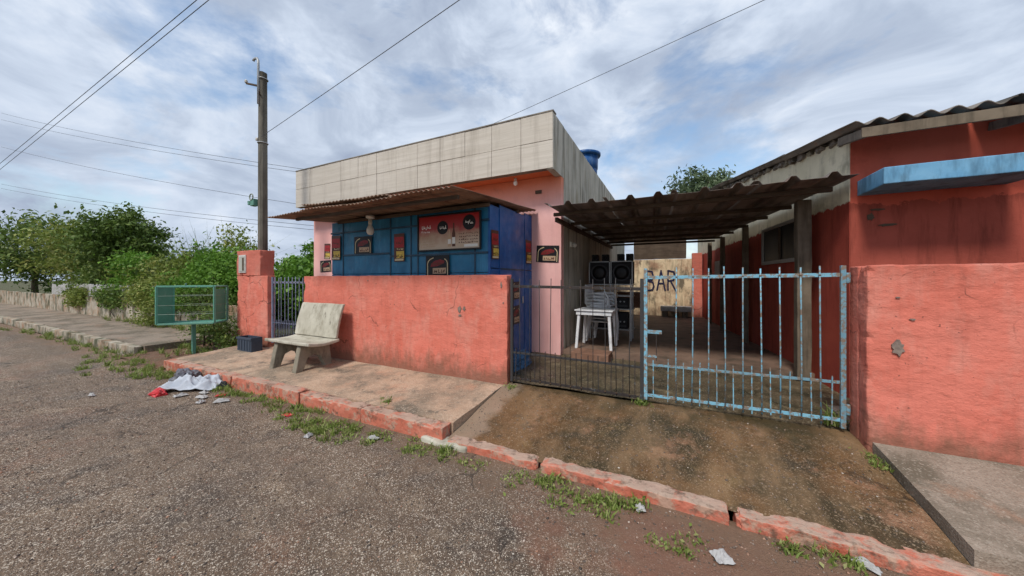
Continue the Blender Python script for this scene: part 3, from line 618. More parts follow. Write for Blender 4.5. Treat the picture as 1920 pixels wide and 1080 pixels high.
# ------------------------------------------------------------------ posters and the menu board
class Face:
    """a flat printed sheet: local u to the right, v up, n out of the wall"""
    def __init__(s, o, u, tilt=0.0):
        s.ct, s.st = math.cos(tilt), math.sin(tilt); s.o = Vector(o); s.u = Vector(u).normalized(); s.n = s.u.cross(Vector((0, 0, 1))).normalized()
    def p(s, u, v, d=0.0): return s.o + s.u * (u * s.ct - v * s.st) + Vector((0, 0, u * s.st + v * s.ct)) + s.n * d
    def quad(s, m, u0, v0, u1, v1, d, t=0.0008): m.poly([s.p(u0, v0, d), s.p(u1, v0, d), s.p(u1, v1, d), s.p(u0, v1, d)], s.n * t); return m
    def shape(s, m, pts, d, t=0.0008): m.poly([s.p(a, c, d) for (a, c) in pts], s.n * t); return m
def squiggle(F, m, u0, v0, u1, v1, n, d, seed):
    """a run of letter-sized marks that cannot be read, like the print in the photograph"""
    r = random.Random(seed); w = (u1 - u0) / n; h = v1 - v0
    for i in range(n):
        a = u0 + i * w
        for k in range(r.choice((2, 2, 3))):
            x_ = a + r.uniform(0, 0.5) * w; y_ = v0 + r.uniform(0, 0.35) * h
            if r.random() < 0.5: F.quad(m, x_, y_, x_ + w * 0.26, min(v1, y_ + h * r.uniform(0.4, 0.65)), d + 0.0004 * k)
            else: F.quad(m, x_, y_, min(u1, x_ + w * 0.7), y_ + h * 0.2, d + 0.0004 * k)
def ellipse(cu, cv, a, c, n=20): return [(cu + a * math.cos(2 * math.pi * i / n), cv + c * math.sin(2 * math.pi * i / n)) for i in range(n)]
def wide_poster(o, u, w, h, label, seed):
    F = Face(o, u, R(((seed * 37) % 9 - 4) * 0.7)); m = MB(); F.quad(m, 0, 0, w, h, 0.0, 0.003)
    P_ = m.build('poster', 'black', None, tuple(o)); tag(P_, label, 'poster', 'dark printed posters with a cream arch')
    m = MB(); d = 0.0034; t = 0.032 * w; out = []; inn = []
    for i in range(9):
        a = math.pi * (1 - i / 8); out.append((w / 2 + 0.44 * w * math.cos(a), h * 0.60 + 0.34 * h * math.sin(a))); inn.append((w / 2 + (0.44 * w - t) * math.cos(a), h * 0.60 + (0.34 * h - t) * math.sin(a)))
    out = [(0.06 * w, 0.03 * h)] + out + [(0.94 * w, 0.03 * h)]; inn = [(0.06 * w + t, 0.03 * h)] + inn + [(0.94 * w - t, 0.03 * h)]
    for rg in (range(0, 4), range(7, len(out) - 1)):
        m = MB(); a_ = [out[i] for i in rg] + [out[rg[-1] + 1]]; c_ = [inn[i] for i in rg] + [inn[rg[-1] + 1]]
        for i in range(len(a_) - 1): F.shape(m, [a_[i], a_[i + 1], c_[i + 1], c_[i]], d)
        m.build('arch_line', 'cream_print', P_)
    m = MB(); F.shape(m, [(w * .20, h * .44), (w * .5, h * .47), (w * .78, h * .60), (w * .80, h * .72), (w * .62, h * .80), (w * .40, h * .74), (w * .24, h * .60)], d); m.build('emblem', 'emblem_red', P_)
    m = MB(); F.quad(m, w * 0.30, h * 0.10, w * 0.86, h * 0.38, d); m.build('panel', 'tan_print', P_)
    m = MB(); squiggle(F, m, w * 0.33, h * 0.13, w * 0.83, h * 0.35, 5, d + 0.0012, seed); tag(m.build('lettering', 'brown_print', P_), kind='stuff')
    m = MB(); squiggle(F, m, w * 0.28, h * 0.52, w * 0.74, h * 0.70, 6, d + 0.0022, seed + 1); tag(m.build('lettering', 'brown_print', P_), kind='stuff')
    return P_
def tall_poster(o, u, w, h, label, seed):
    F = Face(o, u, R(((seed * 53) % 9 - 4) * 0.6)); m = MB(); F.quad(m, 0, 0, w, h, 0.0, 0.003)
    P_ = m.build('poster', 'brown_print', None, tuple(o)); tag(P_, label, 'poster', 'tall red and yellow posters')
    d = 0.0034
    m = MB(); F.quad(m, w * 0.05, h * 0.50, w * 0.95, h * 0.88, d); m.build('red_field', 'red_print', P_)
    m = MB(); F.quad(m, 0.22 * w, 0.12 * h, 0.97 * w, 0.37 * h, d); m.build('yellow_field', 'yellow_print', P_)
    m = MB(); F.quad(m, 0.08 * w, 0.03 * h, 0.92 * w, 0.10 * h, d + 0.001); squiggle(F, m, 0.30 * w, 0.41 * h, 0.92 * w, 0.50 * h, 4, d, seed); tag(m.build('lettering', 'cream_print', P_), kind='stuff')
    m = MB(); squiggle(F, m, 0.18 * w, 0.13 * h, 0.9 * w, 0.28 * h, 4, d + 0.002, seed + 3); tag(m.build('lettering', 'brown_print', P_), kind='stuff')
    m = MB(); squiggle(F, m, 0.2 * w, 0.62 * h, 0.85 * w, 0.76 * h, 4, d + 0.003, seed + 5); tag(m.build('lettering', 'white_print' if seed % 2 else 'brown_print', P_), kind='stuff')
    return P_
YF = KY0 - 0.028
wide_poster((-5.23, YF, 1.885), (1, 0, 0), 0.45, 0.31, 'dark arched poster on the blue hatch left of the hanging lamp', 3)
tall_poster((-4.24, YF, 1.72), (1, 0, 0), 0.23, 0.47, 'tall red and yellow poster on the kiosk front between hatch and menu board', 4)
wide_poster((-3.55, YF, 1.475), (1, 0, 0), 0.46, 0.32, 'dark arched poster directly below the menu board', 5)
tall_poster((-5.86, YF, 1.79), (1, 0, 0), 0.25, 0.46, 'tall red and yellow poster at the far left end of the kiosk front', 6)
YW = 5.752
wide_poster((-8.62, YW, 1.62), (1, 0, 0), 0.45, 0.31, 'dark arched poster low on the far left strip of pink wall', 7)
tall_poster((-8.46, YW, 1.98), (1, 0, 0), 0.24, 0.41, 'narrow red and yellow poster high on the far left strip of pink wall', 8)
wide_poster((-2.30, YW, 1.75), (1, 0, 0), 0.44, 0.31, 'dark arched poster on the pink wall right of the kiosk', 9)
XS = KX1 + 0.012
tall_poster((XS, 4.20, 1.72), (0, 1, 0), 0.22, 0.43, 'tall red and yellow poster near the front edge of the kiosk side', 10)
tall_poster((XS, 5.45, 1.71), (0, 1, 0), 0.26, 0.43, 'tall red and yellow poster at the rear edge of the kiosk side', 12)
wide_poster((XS, 4.86, 1.08), (0, 1, 0), 0.34, 0.30, 'upper of two dark arched posters low on the kiosk side', 14)
wide_poster((XS, 4.86, 0.66), (0, 1, 0), 0.34, 0.31, 'lower of two dark arched posters low on the kiosk side', 15)

menu = empty('menu_board', (-3.1, YF - 0.02, 1.86), 'framed red and tan menu board with round black emblems on the kiosk front', 'menu board')
F = Face((-3.71, YF - 0.002, 1.865), (1, 0, 0)); w, h = 1.20, 0.57
m = MB(); F.quad(m, 0.02, 0.02, w - 0.02, h - 0.02, 0.0, 0.012); m.build('print', 'menu', menu)
for (a, c, e, g) in ((0, 0, w, 0.024), (0, h - 0.024, w, h), (0, 0.0245, 0.024, h - 0.0245), (w - 0.024, 0.0245, w, h - 0.0245)):
    m = MB(); F.quad(m, a, c, e, g, 0.0, 0.03); m.build('frame', 'black', menu, bevel=0.003)
d = 0.0125
for k, (cu, cv, rr) in enumerate(((0.50, 0.36, 0.105), (0.99, 0.41, 0.115))):
    m = MB(); F.shape(m, ellipse(cu, cv, rr, rr, 28), d); e_ = m.build('round_emblem', 'black', menu)
    m = MB(); squiggle(F, m, cu - rr * 0.6, cv - rr * 0.25, cu + rr * 0.7, cv + rr * 0.35, 4, d + 0.001, 40 + k); tag(m.build('lettering', 'white_print', e_), kind='stuff')
m = MB(); squiggle(F, m, 0.07, 0.345, 0.27, 0.42, 5, d, 51); squiggle(F, m, 0.08, 0.29, 0.25, 0.33, 5, d, 52); tag(m.build('lettering', 'white_print', menu), kind='stuff')
m = MB()
for k in range(5): squiggle(F, m, 0.06, 0.06 + 0.04 * k, 0.36, 0.09 + 0.04 * k, 9, d, 60 + k)
tag(m.build('lettering', 'tan_print', menu), kind='stuff')
m = MB()
for k in range(4): squiggle(F, m, 0.80, 0.10 + 0.045 * k, 1.15, 0.13 + 0.045 * k, 9, d, 70 + k)
tag(m.build('lettering', 'brown_print', menu), kind='stuff')
for (cu, hb, cm) in ((0.71, 0.36, 'brown_print'), (0.63, 0.26, 'tan_print')):
    m = MB(); F.shape(m, [(cu - .03, .06), (cu + .03, .06), (cu + .03, .06 + hb * .55), (cu + .012, .06 + hb * .75), (cu + .012, .06 + hb), (cu - .012, .06 + hb), (cu - .012, .06 + hb * .75), (cu - .03, .06 + hb * .55)], d); bt = m.build('bottle_picture', cm, menu)
    m = MB(); F.quad(m, cu - .028, .10, cu + .028, .10 + hb * .28, d + 0.001); m.build('bottle_label', 'white_print', bt)
m = MB(); F.quad(m, 0.90, 0.045, 1.14, 0.085, d); m.build('white_strip', 'white_print', menu)

# ------------------------------------------------------------------ red street wall, meter wall, right boundary wall
wall = empty('boundary_wall', (-4.2, 4.0, 0), 'long low salmon-red wall in front of the blue kiosk', 'wall')
MB().rbox(-6.37, -1.985, 3.92, 4.07, -0.16, 1.482, 0.05, 0.008, 2.6, 1.0, None, 0.016).build('wall', 'red', wall, bevel=0.006)
def blob(F, m, cu, cv, ru, rv, d, seed, t=0.002, n=14):
    r = random.Random(seed); F.shape(m, [(cu + ru * math.cos(2 * math.pi * i / n) * r.uniform(0.5, 1.1), cv + rv * math.sin(2 * math.pi * i / n) * r.uniform(0.5, 1.1)) for i in range(n)], d, t)
F = Face((-6.37, 3.92, 0), (1, 0, 0))
for (cu, cv, ru, rv, sd) in ((3.62, 0.985, 0.035, 0.06, 1), (3.70, 1.0, 0.022, 0.04, 2), (3.63, 0.90, 0.03, 0.022, 3), (1.75, 1.40, 0.012, 0.012, 4), (4.30, 1.34, 0.015, 0.05, 6), (4.33, 1.10, 0.01, 0.02, 7)):
    m = MB(); blob(F, m, cu, cv, ru, rv, -0.004, sd, 0.016); m.build('chipped_patch', 'chip', wall)
mw = empty('meter_wall', (-8.2, 4.0, 0), 'short salmon-red wall with raised meter housing beside the narrow gate', 'wall')
MB().rbox(-8.80, -7.60, 3.92, 4.075, -0.16, 1.50, 0.06, 0.007, 2.6, 5.0, None, 0.016).build('wall', 'red', mw, bevel=0.01)
MB().rbox(-8.80, -7.86, 3.915, 4.20, 1.502, 2.055, 0.06, 0.006, 2.6, 8.0, None, 0.014).build('meter_housing', 'red', mw, bevel=0.01)
box_ = empty('meter_box', (-8.53, 3.90, 1.58), None); box_.parent = mw; box_.location = Vector((-8.53, 3.90, 1.58)) - mw.location
MB().box(-8.67, -8.39, 3.893, 3.913, 1.57, 1.96).build('frame', 'grey_block', box_, bevel=0.004)
MB().box(-8.64, -8.42, 3.886, 3.8925, 1.60, 1.93).build('cover', 'meter_glass', box_, bevel=0.003)
MB().box(-8.50, -8.44, 3.880, 3.8855, 1.62, 1.90).build('slot', 'wood', box_)
rw = empty('boundary_wall', (3.0, 3.85, 0), 'salmon-red wall and gate post at the right of the double gate', 'wall')
MB().rbox(1.447, 1.62, 3.866, 4.02, -0.1, 1.53, 0.09, 0.004, 2.6, 15).build('gate_pier', 'red', rw, bevel=0.012)
MB().rbox(1.445, 7.0, 3.705, 3.86, -0.1, 1.535, 0.05, 0.008, 2.6, 18, None, 0.018).build('wall', 'red', rw, bevel=0.012)
F = Face((1.60, 3.705, 0), (1, 0, 0))
for (cu, cv, ru, rv, sd) in ((0.02, 0.87, 0.05, 0.07, 31), (0.02, 1.27, 0.016, 0.008, 32), (0.10, 1.10, 0.018, 0.008, 33)):
    m = MB(); blob(F, m, cu, cv, ru, rv, -0.004, sd, 0.016); m.build('chipped_patch', 'chip', rw)

# ------------------------------------------------------------------ gates
def gate(name, label, x0, x1, y, zb, zm, zt, ztop, pitch, mat, tilt=0.0, skip=(), group=None, bw=0.014, sh=True):
    g = empty(name, ((x0 + x1) / 2, y, 0.03), label, 'gate', group)
    def zt_(x, z_): return z_ + tilt * (x - x0)
    for xx in (x0, x1): MB().box(xx - 0.018, xx + 0.018, y - 0.016, y + 0.016, zb - 0.05, ztop + 0.005).build('stile', mat, g, bevel=0.002)
    for (z_, hgt) in ((zb, 0.032), (zm, 0.026), (zt, 0.036)):
        MB().bar((x0 + 0.019, y, zt_(x0, z_)), (x1 - 0.019, y, zt_(x1, z_)), 0.010, hgt).build('rail', mat, g, bevel=0.0015)
    n = int(round((x1 - x0) / pitch)); ps = (x1 - x0) / n
    for k in range(1, n):
        if k in skip: continue
        xx = x0 + k * ps + rnd.uniform(-0.007, 0.007); tl = rnd.uniform(-0.014, 0.014)
        zl, zh, bo = zb - rnd.uniform(0.02, 0.045), ztop + rnd.uniform(-0.014, 0.014), rnd.uniform(-0.008, 0.008)
        MB().tube([(xx, y - 0.0135, zl), (xx + tl * 0.3 + bo, y - 0.0135, zl + (zh - zl) * 0.35), (xx + tl * 0.7 + bo * 0.7, y - 0.0135, zl + (zh - zl) * 0.7), (xx + tl, y - 0.0135, zh)], bw * 0.56, 6).build('bar', mat, g, smooth=True)
        for zw in (zb, zt_(xx, zt)): MB().lathe((xx + (tl if zw > 1 else 0), y - 0.0135, zw - 0.006), [(bw * 0.6, 0), (bw * 0.95, 0.004), (bw * 0.8, 0.009), (bw * 0.6, 0.013)], 6).build('weld', 'weld_rust', g)
    if sh:
        for k in range(n):
            xx = x0 + (k + 0.5) * ps + rnd.uniform(-0.006, 0.006); tl = rnd.uniform(-0.006, 0.006)
            MB().bar((xx, y - 0.0135, zb - rnd.uniform(0.02, 0.04)), (xx + tl, y - 0.0135, zt_(xx, zm) + rnd.uniform(0.05, 0.085)), bw * 0.72, 0.009, (1, 0, 0)).build('short_bar', mat, g)
    return g
gl = gate('gate_leaf', 'dark rusty left leaf of the double driveway gate', -1.935, -0.305, 3.965, 0.10, 0.44, 1.325, 1.42, 0.136, 'gate_dark', -0.01, (), 'double driveway gate leaves', 0.009)
gr = gate('gate_leaf', 'chipped light blue right leaf of the double driveway gate', -0.265, 1.385, 3.965, 0.125, 0.465, 1.437, 1.535, 0.15, 'gate_blue', 0.012, (1,), 'double driveway gate leaves', 0.0118)
MB().box(-0.246, -0.10, 3.945, 3.958, 0.815, 0.855).build('latch_plate', 'gate_blue', gr, bevel=0.002)
MB().bar((-0.155, 3.94, 0.52), (-0.155, 3.94, 0.814), 0.008, 0.008).build('latch_rod', 'gate_dark', gr)
MB().box(-0.244, -0.15, 3.93, 3.945, 0.555, 0.58).build('latch_plate', 'gate_blue', gr, bevel=0.002)
for zz_ in (0.20, 1.38):
    MB().lathe((1.418, 3.962, zz_), [(0.016, 0), (0.018, 0.01), (0.018, 0.085), (0.016, 0.095)], 10).build('hinge', 'gate_blue', gr, smooth=True)
pg = gate('garden_gate', 'narrow mauve-grey barred gate behind the concrete bench', -7.56, -6.40, 4.0, 0.14, 0.52, 1.36, 1.465, 0.115, 'gate_grey', 0.0, ())

# ------------------------------------------------------------------ pole and overhead wires
pole = empty('utility_pole', (-8.64, 4.36, 0), 'dark weathered service pole behind the meter wall', 'utility pole')
pm = MB()
for i, (z0, z1, w0, w1) in enumerate(((-0.2, 6.27, 0.090, 0.074),)):
    ring = lambda z_, w_: [(-8.64 + a * w_, 4.36 + c * w_, z_) for (a, c) in ((-1, -.55), (-.55, -1), (.55, -1), (1, -.55), (1, .55), (.55, 1), (-.55, 1), (-1, .55))]
    vv = []
    for k in range(13): t = k / 12; vv += ring(z0 + (z1 - z0) * t, w0 + (w1 - w0) * t)
    pm.add(vv, [(k * 8 + j, k * 8 + (j + 1) % 8, (k + 1) * 8 + (j + 1) % 8, (k + 1) * 8 + j) for k in range(12) for j in range(8)] + [tuple(range(7, -1, -1)), tuple(range(96, 104))])
pm.build('shaft', 'pole', pole)
MB().tube([(-8.63, 4.262, 5.5), (-8.63, 4.262, 6.42), (-8.635, 4.262, 6.50), (-8.68, 4.262, 6.57), (-8.76, 4.262, 6.59), (-8.82, 4.262, 6.58), (-8.84, 4.262, 6.55)], 0.026, 10).build('conduit', 'galv', pole, smooth=True)
for zz_ in (6.12, 4.62): MB().tube([(-8.64 + 0.10 * math.cos(a), 4.36 + 0.10 * math.sin(a), zz_) for a in lin(0, 2 * math.pi, 17)], 0.012, 6).build('clamp_band', 'galv', pole, smooth=True)
MB().bar((-8.64, 4.30, 5.93), (-8.93, 4.16, 6.0), 0.03, 0.04).build('spur', 'wood', pole, bevel=0.003)
MB().bar((-8.64, 4.30, 5.72), (-8.42, 4.18, 5.70), 0.025, 0.025).build('spur', 'wood', pole, bevel=0.003)
for (xx, yy, zz_) in ((-8.93, 4.16, 6.01), (-8.70, 4.27, 4.66)): MB().lathe((xx, yy, zz_), [(0.02, 0), (0.035, 0.01), (0.025, 0.03), (0.035, 0.045), (0.02, 0.07)], 10).build('insulator', 'ceramic', pole, smooth=True)
pot = empty('green_junction_box', (-8.82, 4.22, 3.15), 'small green box and cable coil fixed to the service pole', 'junction box')
MB().rbox(-8.86, -8.715, 4.20, 4.31, 3.14, 3.30, 0.04, 0.008, 9).build('box', 'green', pot, bevel=0.01)
MB().rbox(-8.95, -8.865, 4.19, 4.28, 3.17, 3.26, 0.04, 0.01, 9, 3).build('box', 'green', pot, bevel=0.01)
MB().tube([(-8.79 + 0.07 * math.cos(a), 4.195, 3.34 + 0.07 * math.sin(a)) for a in lin(0, 6.2, 14)], 0.014, 6).build('cable_coil', 'wire_pale', pot, smooth=True)
def wire(p0, p1, sag, rad, label):
    p0, p1 = Vector(p0), Vector(p1); pts = []
    for i in range(17):
        t = i / 16; p = p0.lerp(p1, t); p.z -= sag * 4 * t * (1 - t); pts.append(p)
    o = MB().tube(pts, rad, 5).build('overhead_wire', 'wire', None, tuple(p0), smooth=True); tag(o, label, 'wire', 'overhead wires')
wire((-8.53, 4.27, 4.72), (13.0, 2.15, 6.72), 0.08, 0.0055, 'overhead wire rising from the service pole to the upper centre of the sky')
wire((-8.5, 11.8, 7.5), (16.0, 8.5, 10.2), 0.10, 0.0085, 'overhead wire passing above the tiled fascia towards the upper right')
wire((-71.0, 2.75, 5.02), (14.0, 5.03, 11.1), 0.1, 0.010, 'upper of the paired wires crossing the top left of the sky')
wire((-71.0, 2.75, 4.60), (14.0, 5.20, 11.2), 0.1, 0.010, 'lower of the paired wires crossing the top left of the sky')
for i, (z0_, y1_, z1_, s_) in enumerate(((16.7, 10.3, 7.05, 'topmost'), (16.1, 10.4, 6.90, 'second'), (13.6, 10.5, 5.31, 'third'), (10.2, 10.6, 4.40, 'fourth'), (9.8, 10.7, 4.20, 'lowest'))):
    k = 51.7 / 39.8; wire((-55.2, 6.5, z0_), (-3.5, 6.5 + (y1_ - 6.5) * k, z0_ + (z1_ - z0_) * k), 0.5, 0.011, s_ + ' of the long street wires running behind the service pole')
o = MB().tube([(-8.5, 11.8, 3.98), (-8.5, 11.8, 7.6)], 0.03, 8).build('wire_mast', 'galv', None, smooth=True); tag(o, 'thin galvanised mast on the flat roof behind the tiled fascia', 'mast')

# ------------------------------------------------------------------ concrete bench
bench = empty('concrete_bench', (-5.6, 3.35, -0.03), 'pale concrete bench standing against the red wall', 'bench')
def bench_y(q): return q
MB().rbox(-6.16, -4.98, 3.13, 3.66, 0.385, 0.435, 0.06, 0.007, 4, 2, lambda q: (q[0], q[1], q[2] - 0.028 * math.sin(math.pi * (q[1] - 3.13) / 0.53))).build('seat', 'concrete', bench, bevel=0.014)
MB().rbox(-6.13, -5.01, 3.60, 3.65, 0.437, 1.0, 0.06, 0.006, 4, 6, lambda q: (q[0], q[1] + (q[2] - 0.44) * 0.26 - 0.02 * math.sin(math.pi * (q[2] - 0.44) / 0.56), q[2])).build('backrest', 'concrete', bench, bevel=0.014)
for xx in (-5.92, -5.30):
    leg = MB(); pts = [(3.10, -0.05), (3.22, -0.05), (3.30, 0.16), (3.40, 0.20), (3.50, 0.16), (3.60, -0.05), (3.72, -0.05), (3.66, 0.36), (3.18, 0.36)]
    leg.poly([(xx - 0.05, y, z_) for (y, z_) in pts], (0.10, 0, 0)); leg.build('leg', 'concrete_dark', bench, bevel=0.012)

# ------------------------------------------------------------------ green rubbish cage on a post
CC = Vector((-9.25, 3.34, 0)); cage = empty('rubbish_cage', (CC.x, CC.y, -0.1), 'green metal rubbish cage raised on a post at the pavement corner', 'rubbish cage')
ca = math.atan2(0.615, 0.69); XF = Matrix.Translation(CC) @ Matrix.Rotation(ca, 4, 'Z')
cw, cd, z0, z1 = 0.49, 0.24, 0.50, 1.275
def cb_(a, c, w, d, name='frame', mat='green', bev=0.003): return MB().bar(XF @ Vector(a), XF @ Vector(c), w, d).build(name, mat, cage, bevel=bev)
for sx in (-cw, cw):
    for sy in (-cd, cd): cb_((sx, sy, z0), (sx, sy, z1), 0.035, 0.035)
for zz_ in (z0, z1):
    for sy in (-cd, cd): cb_((-cw + .018, sy, zz_), (cw - .018, sy, zz_), 0.034, 0.034)
    for sx in (-cw, cw): cb_((sx, -cd + .018, zz_), (sx, cd - .018, zz_), 0.034, 0.034)
for zz_ in (z0 + 0.20, z0 + 0.385, z0 + 0.58):
    for sy in (-cd, cd): cb_((-cw, sy, zz_), (cw, sy, zz_), 0.006, 0.006, 'wire', 'wire_pale', 0)
    cb_((cw, -cd, zz_), (cw, cd, zz_), 0.006, 0.006, 'wire', 'wire_pale', 0)
m = MB(); m.box(-cw - 0.004, -cw + 0.004, -cd, cd, z0, z1, XF); m.build('end_panel', 'green', cage)
m = MB(); m.box(cw - 0.030, cw - 0.022, -cd * 0.9, cd * 0.9, z0 + 0.05, z1 - 0.06, XF); m.build('end_panel', 'green', cage)
m = MB(); m.box(-cw, cw, -cd, cd, z0 - 0.006, z0 + 0.002, XF); m.build('floor_plate', 'green', cage)
cb_((0, 0, -0.25), (0, 0, z0 - 0.007), 0.06, 0.06, 'post')
cb_((-0.22, 0, z0 - 0.02), (0.22, 0, z0 - 0.02), 0.04, 0.025, 'brace')
cb_((0.0, -cd - 0.004, z1 - 0.01), (0.0, -cd - 0.004, z1 + 0.07), 0.03, 0.012, 'tab')

crate = empty('plastic_crate', (-7.72, 3.66, -0.03), 'dark blue-grey plastic crate at the foot of the meter wall', 'crate')
for (a, c, e, g, nm) in ((-7.98, -7.46, 3.56, 3.575, 'side'), (-7.98, -7.46, 3.745, 3.76, 'side'), (-7.98, -7.965, 3.5755, 3.7445, 'end'), (-7.475, -7.46, 3.5755, 3.7445, 'end')):
    MB().box(a, c, e, g, -0.03, 0.26).build(nm, 'crate', crate, bevel=0.004)
MB().box(-7.964, -7.476, 3.576, 3.744, -0.028, -0.01).build('bottom', 'crate', crate)
MB().box(-7.995, -7.445, 3.545, 3.559, 0.215, 0.255).build('rim', 'crate', crate, bevel=0.004)
for k in range(5): MB().box(-7.93 + k * 0.1, -7.90 + k * 0.1, 3.550, 3.559, 0.0, 0.21).build('rib', 'crate', crate, bevel=0.002)

# ------------------------------------------------------------------ crumpled things
def crumple(name, mat, c, size, label, cat, seed, group=None, n=4, ridge=0.35, flatb=True):
    bm = bmesh.new(); bmesh.ops.create_icosphere(bm, subdivisions=n, radius=1.0)
    for v in bm.verts:
        p = v.co.copy(); k = 1 + ridge * (noise.noise(p * 1.6 + Vector((seed, 0, 0))) + 0.6 * abs(noise.noise(p * 4.0 + Vector((0, seed, 0)))) * 2 - 0.5 + 0.35 * noise.noise(p * 9 + Vector((0, 0, seed))))
        q = p * k; z_ = max(q.z, -0.25) if flatb else q.z
        v.co = Vector((q.x * size[0], q.y * size[1], (z_ + 0.25) * size[2])) + Vector(c)
    me = bpy.data.meshes.new(name); bm.to_mesh(me); bm.free()
    o = link_mesh(name, me, mat, None, c); tag(o, label, cat, group); return o
def sheet_litter(name, mat, c, sx, sy, rot, hgt, label, cat, seed, group=None, n=14, follow=None):
    v = []; r = random.Random(seed); ph = r.uniform(0, 50); Q = Matrix.Rotation(rot, 3, 'Z')
    for j in range(n + 1):
        for i in range(n + 1):
            u, w_ = i / n * 2 - 1, j / n * 2 - 1
            k = 1 + 0.28 * noise.noise(Vector((math.atan2(w_, u) * 1.3, ph, 0)))
            p = Q @ Vector((u * sx * k, w_ * sy * k, 0))
            z_ = hgt * max(0.0, 0.45 * (1 - 2.2 * abs(noise.noise(Vector((u * 1.3 + ph, w_ * 1.5, ph))))) + 0.22 * (1 - 2.2 * abs(noise.noise(Vector((u * 2.9 + ph, w_ * 2.9, 1))))) + 0.10 * noise.noise(Vector((u * 7 + ph, w_ * 7, 1)))) * (1.1 - 0.9 * max(abs(u), abs(w_)) ** 2)
            v.append((c[0] + p.x, c[1] + p.y, (follow(c[0] + p.x, c[1] + p.y) if follow else c[2]) + z_ + 0.012))
    f = [(j * (n + 1) + i, j * (n + 1) + i + 1, (j + 1) * (n + 1) + i + 1, (j + 1) * (n + 1) + i) for j in range(n) for i in range(n)]
    me = bpy.data.meshes.new(name); me.from_pydata(v, [], f); o = link_mesh(name, me, mat, None, c, n > 20)
    md = o.modifiers.new('thickness', 'SOLIDIFY'); md.thickness = 0.003; tag(o, label, cat, group); return o
crumple('rubbish_bag', 'bag_grey', (-6.98, 2.42, -0.225), (0.20, 0.16, 0.19), 'dark grey rubbish bag slumped at the kerb behind the pale cloth', 'rubbish bag', 2.0)
o = sheet_litter('discarded_cloth', 'cloth', (-6.48, 2.36, -0.215), 0.36, 0.19, 0.62, 0.30, 'pale blue-grey cloth dumped in a heap at the kerb', 'cloth', 5, n=46)
crumple('red_bag', 'bag_red', (-6.56, 1.99, -0.225), (0.125, 0.085, 0.08), 'small crumpled red bag on the road by the dumped cloth', 'bag', 9.0, n=3)
crumple('dark_rag', 'black_box', (-6.12, 2.55, -0.22), (0.10, 0.06, 0.07), 'small black rag at the kerb end of the dumped cloth', 'rag', 4.0, n=3)
lit = [(-5.85, 2.20, .10, .05, 0.3, 'folded white scrap on the road beside the dumped cloth'), (-5.42, 2.24, .13, .05, 0.9, 'long torn white paper on the road right of the dumped cloth'), (-5.62, 2.10, .07, .05, 2.0, 'small white crumpled paper on the road below the dumped cloth'),
       (-6.20, 2.10, .11, .05, 1.4, 'thin white scrap on the road just below the dumped cloth'), (-6.05, 2.30, .09, .04, 0.2, 'pinkish white scrap tucked under the dumped cloth'), (0.26, 2.26, .075, .06, 0.5, 'white paper scrap on the red earth beside the right kerb'),
       (0.99, 2.55, .085, .028, -0.6, 'white plastic strip lying against the right end of the kerb'), (-2.73, 2.38, .09, .03, 0.4, 'pale scrap on the road below the end of the left kerb'), (-3.38, 2.13, .06, .035, 1.9, 'pale torn scrap at the edge of the kerb grass'),
       (-7.3, 1.55, .07, .03, 0.2, 'small pale scrap on the road at far left'), (-0.20, 2.48, .05, .04, 0.2, 'grey crumpled scrap against the driveway kerb')]
for i, (x, y, sx, sy, rot, lb) in enumerate(lit): sheet_litter('paper_scrap', 'paper', (x, y, -0.22), sx * 0.66, sy * 0.8, rot, 0.07, lb, 'litter', 20 + i, 'scraps of litter along the kerb', 8, road_z)
for i, (x, y, lb) in enumerate(((-4.15, 2.36, 'small faded red scrap in the kerb grass'), (-5.72, 2.36, 'small red wrapper right of the dumped cloth'))):
    sheet_litter('red_scrap', 'bag_red', (x, y, -0.22), 0.06, 0.04, i, 0.03, lb, 'litter', 40 + i, 'scraps of litter along the kerb', 8, road_z)
crumple('blue_tarpaulin', 'tarp', (-2.26, 4.75, 0.02), (0.20, 0.55, 0.19), 'crumpled blue tarpaulin heaped at the foot of the kiosk side', 'tarpaulin', 6.0)

# ------------------------------------------------------------------ carport
carport = empty('carport', (0, 8.2, 0.12), 'dark corrugated carport roof over the driveway, on posts along the red house', 'carport')
def wallx(y): return 1.85 - 0.11 * (y - 5)
CZ = lambda x, y: 2.545 + 0.006 * (y - 4.8)
for r_, (y0, y1, dz) in enumerate(((4.80, 7.25, 0.0), (7.10, 9.30, 0.012), (9.15, 11.1, 0.024))):
    for k in range(4):
        t0 = k / 4; t1 = (k + 1) / 4
        xl = -1.77; xr = 1.80
        fan = lambda x, y: xl + (x - xl) * (wallx(y) - 0.075 - xl) / (xr - xl)
        a = xl + (xr - xl) * t0 - 0.02; c = xl + (xr - xl) * t1 + 0.02
        sheet(a, c, y0 + rnd.uniform(-0.02, 0.02), y1, lambda x, y, k=k, dz=dz: CZ(x, y) + dz + (0.005 if k % 2 else 0) - 0.010 * math.sin(math.pi * (x + 1.8) / 3.6), (c - a - 0.05) / 2.5, 0.055, 'trap', 0.003, 8, 34, 0.012, 60 + k + r_ * 5, fan).build('sheet', 'old_sheet', carport)
for yy in (5.25, 6.3, 7.2, 8.2, 9.2, 10.2, 11.0):
    MB().bar((-1.78, yy, CZ(0, yy) - 0.046), (wallx(yy) - 0.085, yy, CZ(0, yy) - 0.046), 0.05, 0.055).build('purlin', 'wood', carport, bevel=0.004)
MB().bar((-1.755, 5.3, 2.43), (-1.755, 11.0, 2.46), 0.05, 0.075).build('beam', 'wood', carport, bevel=0.004)
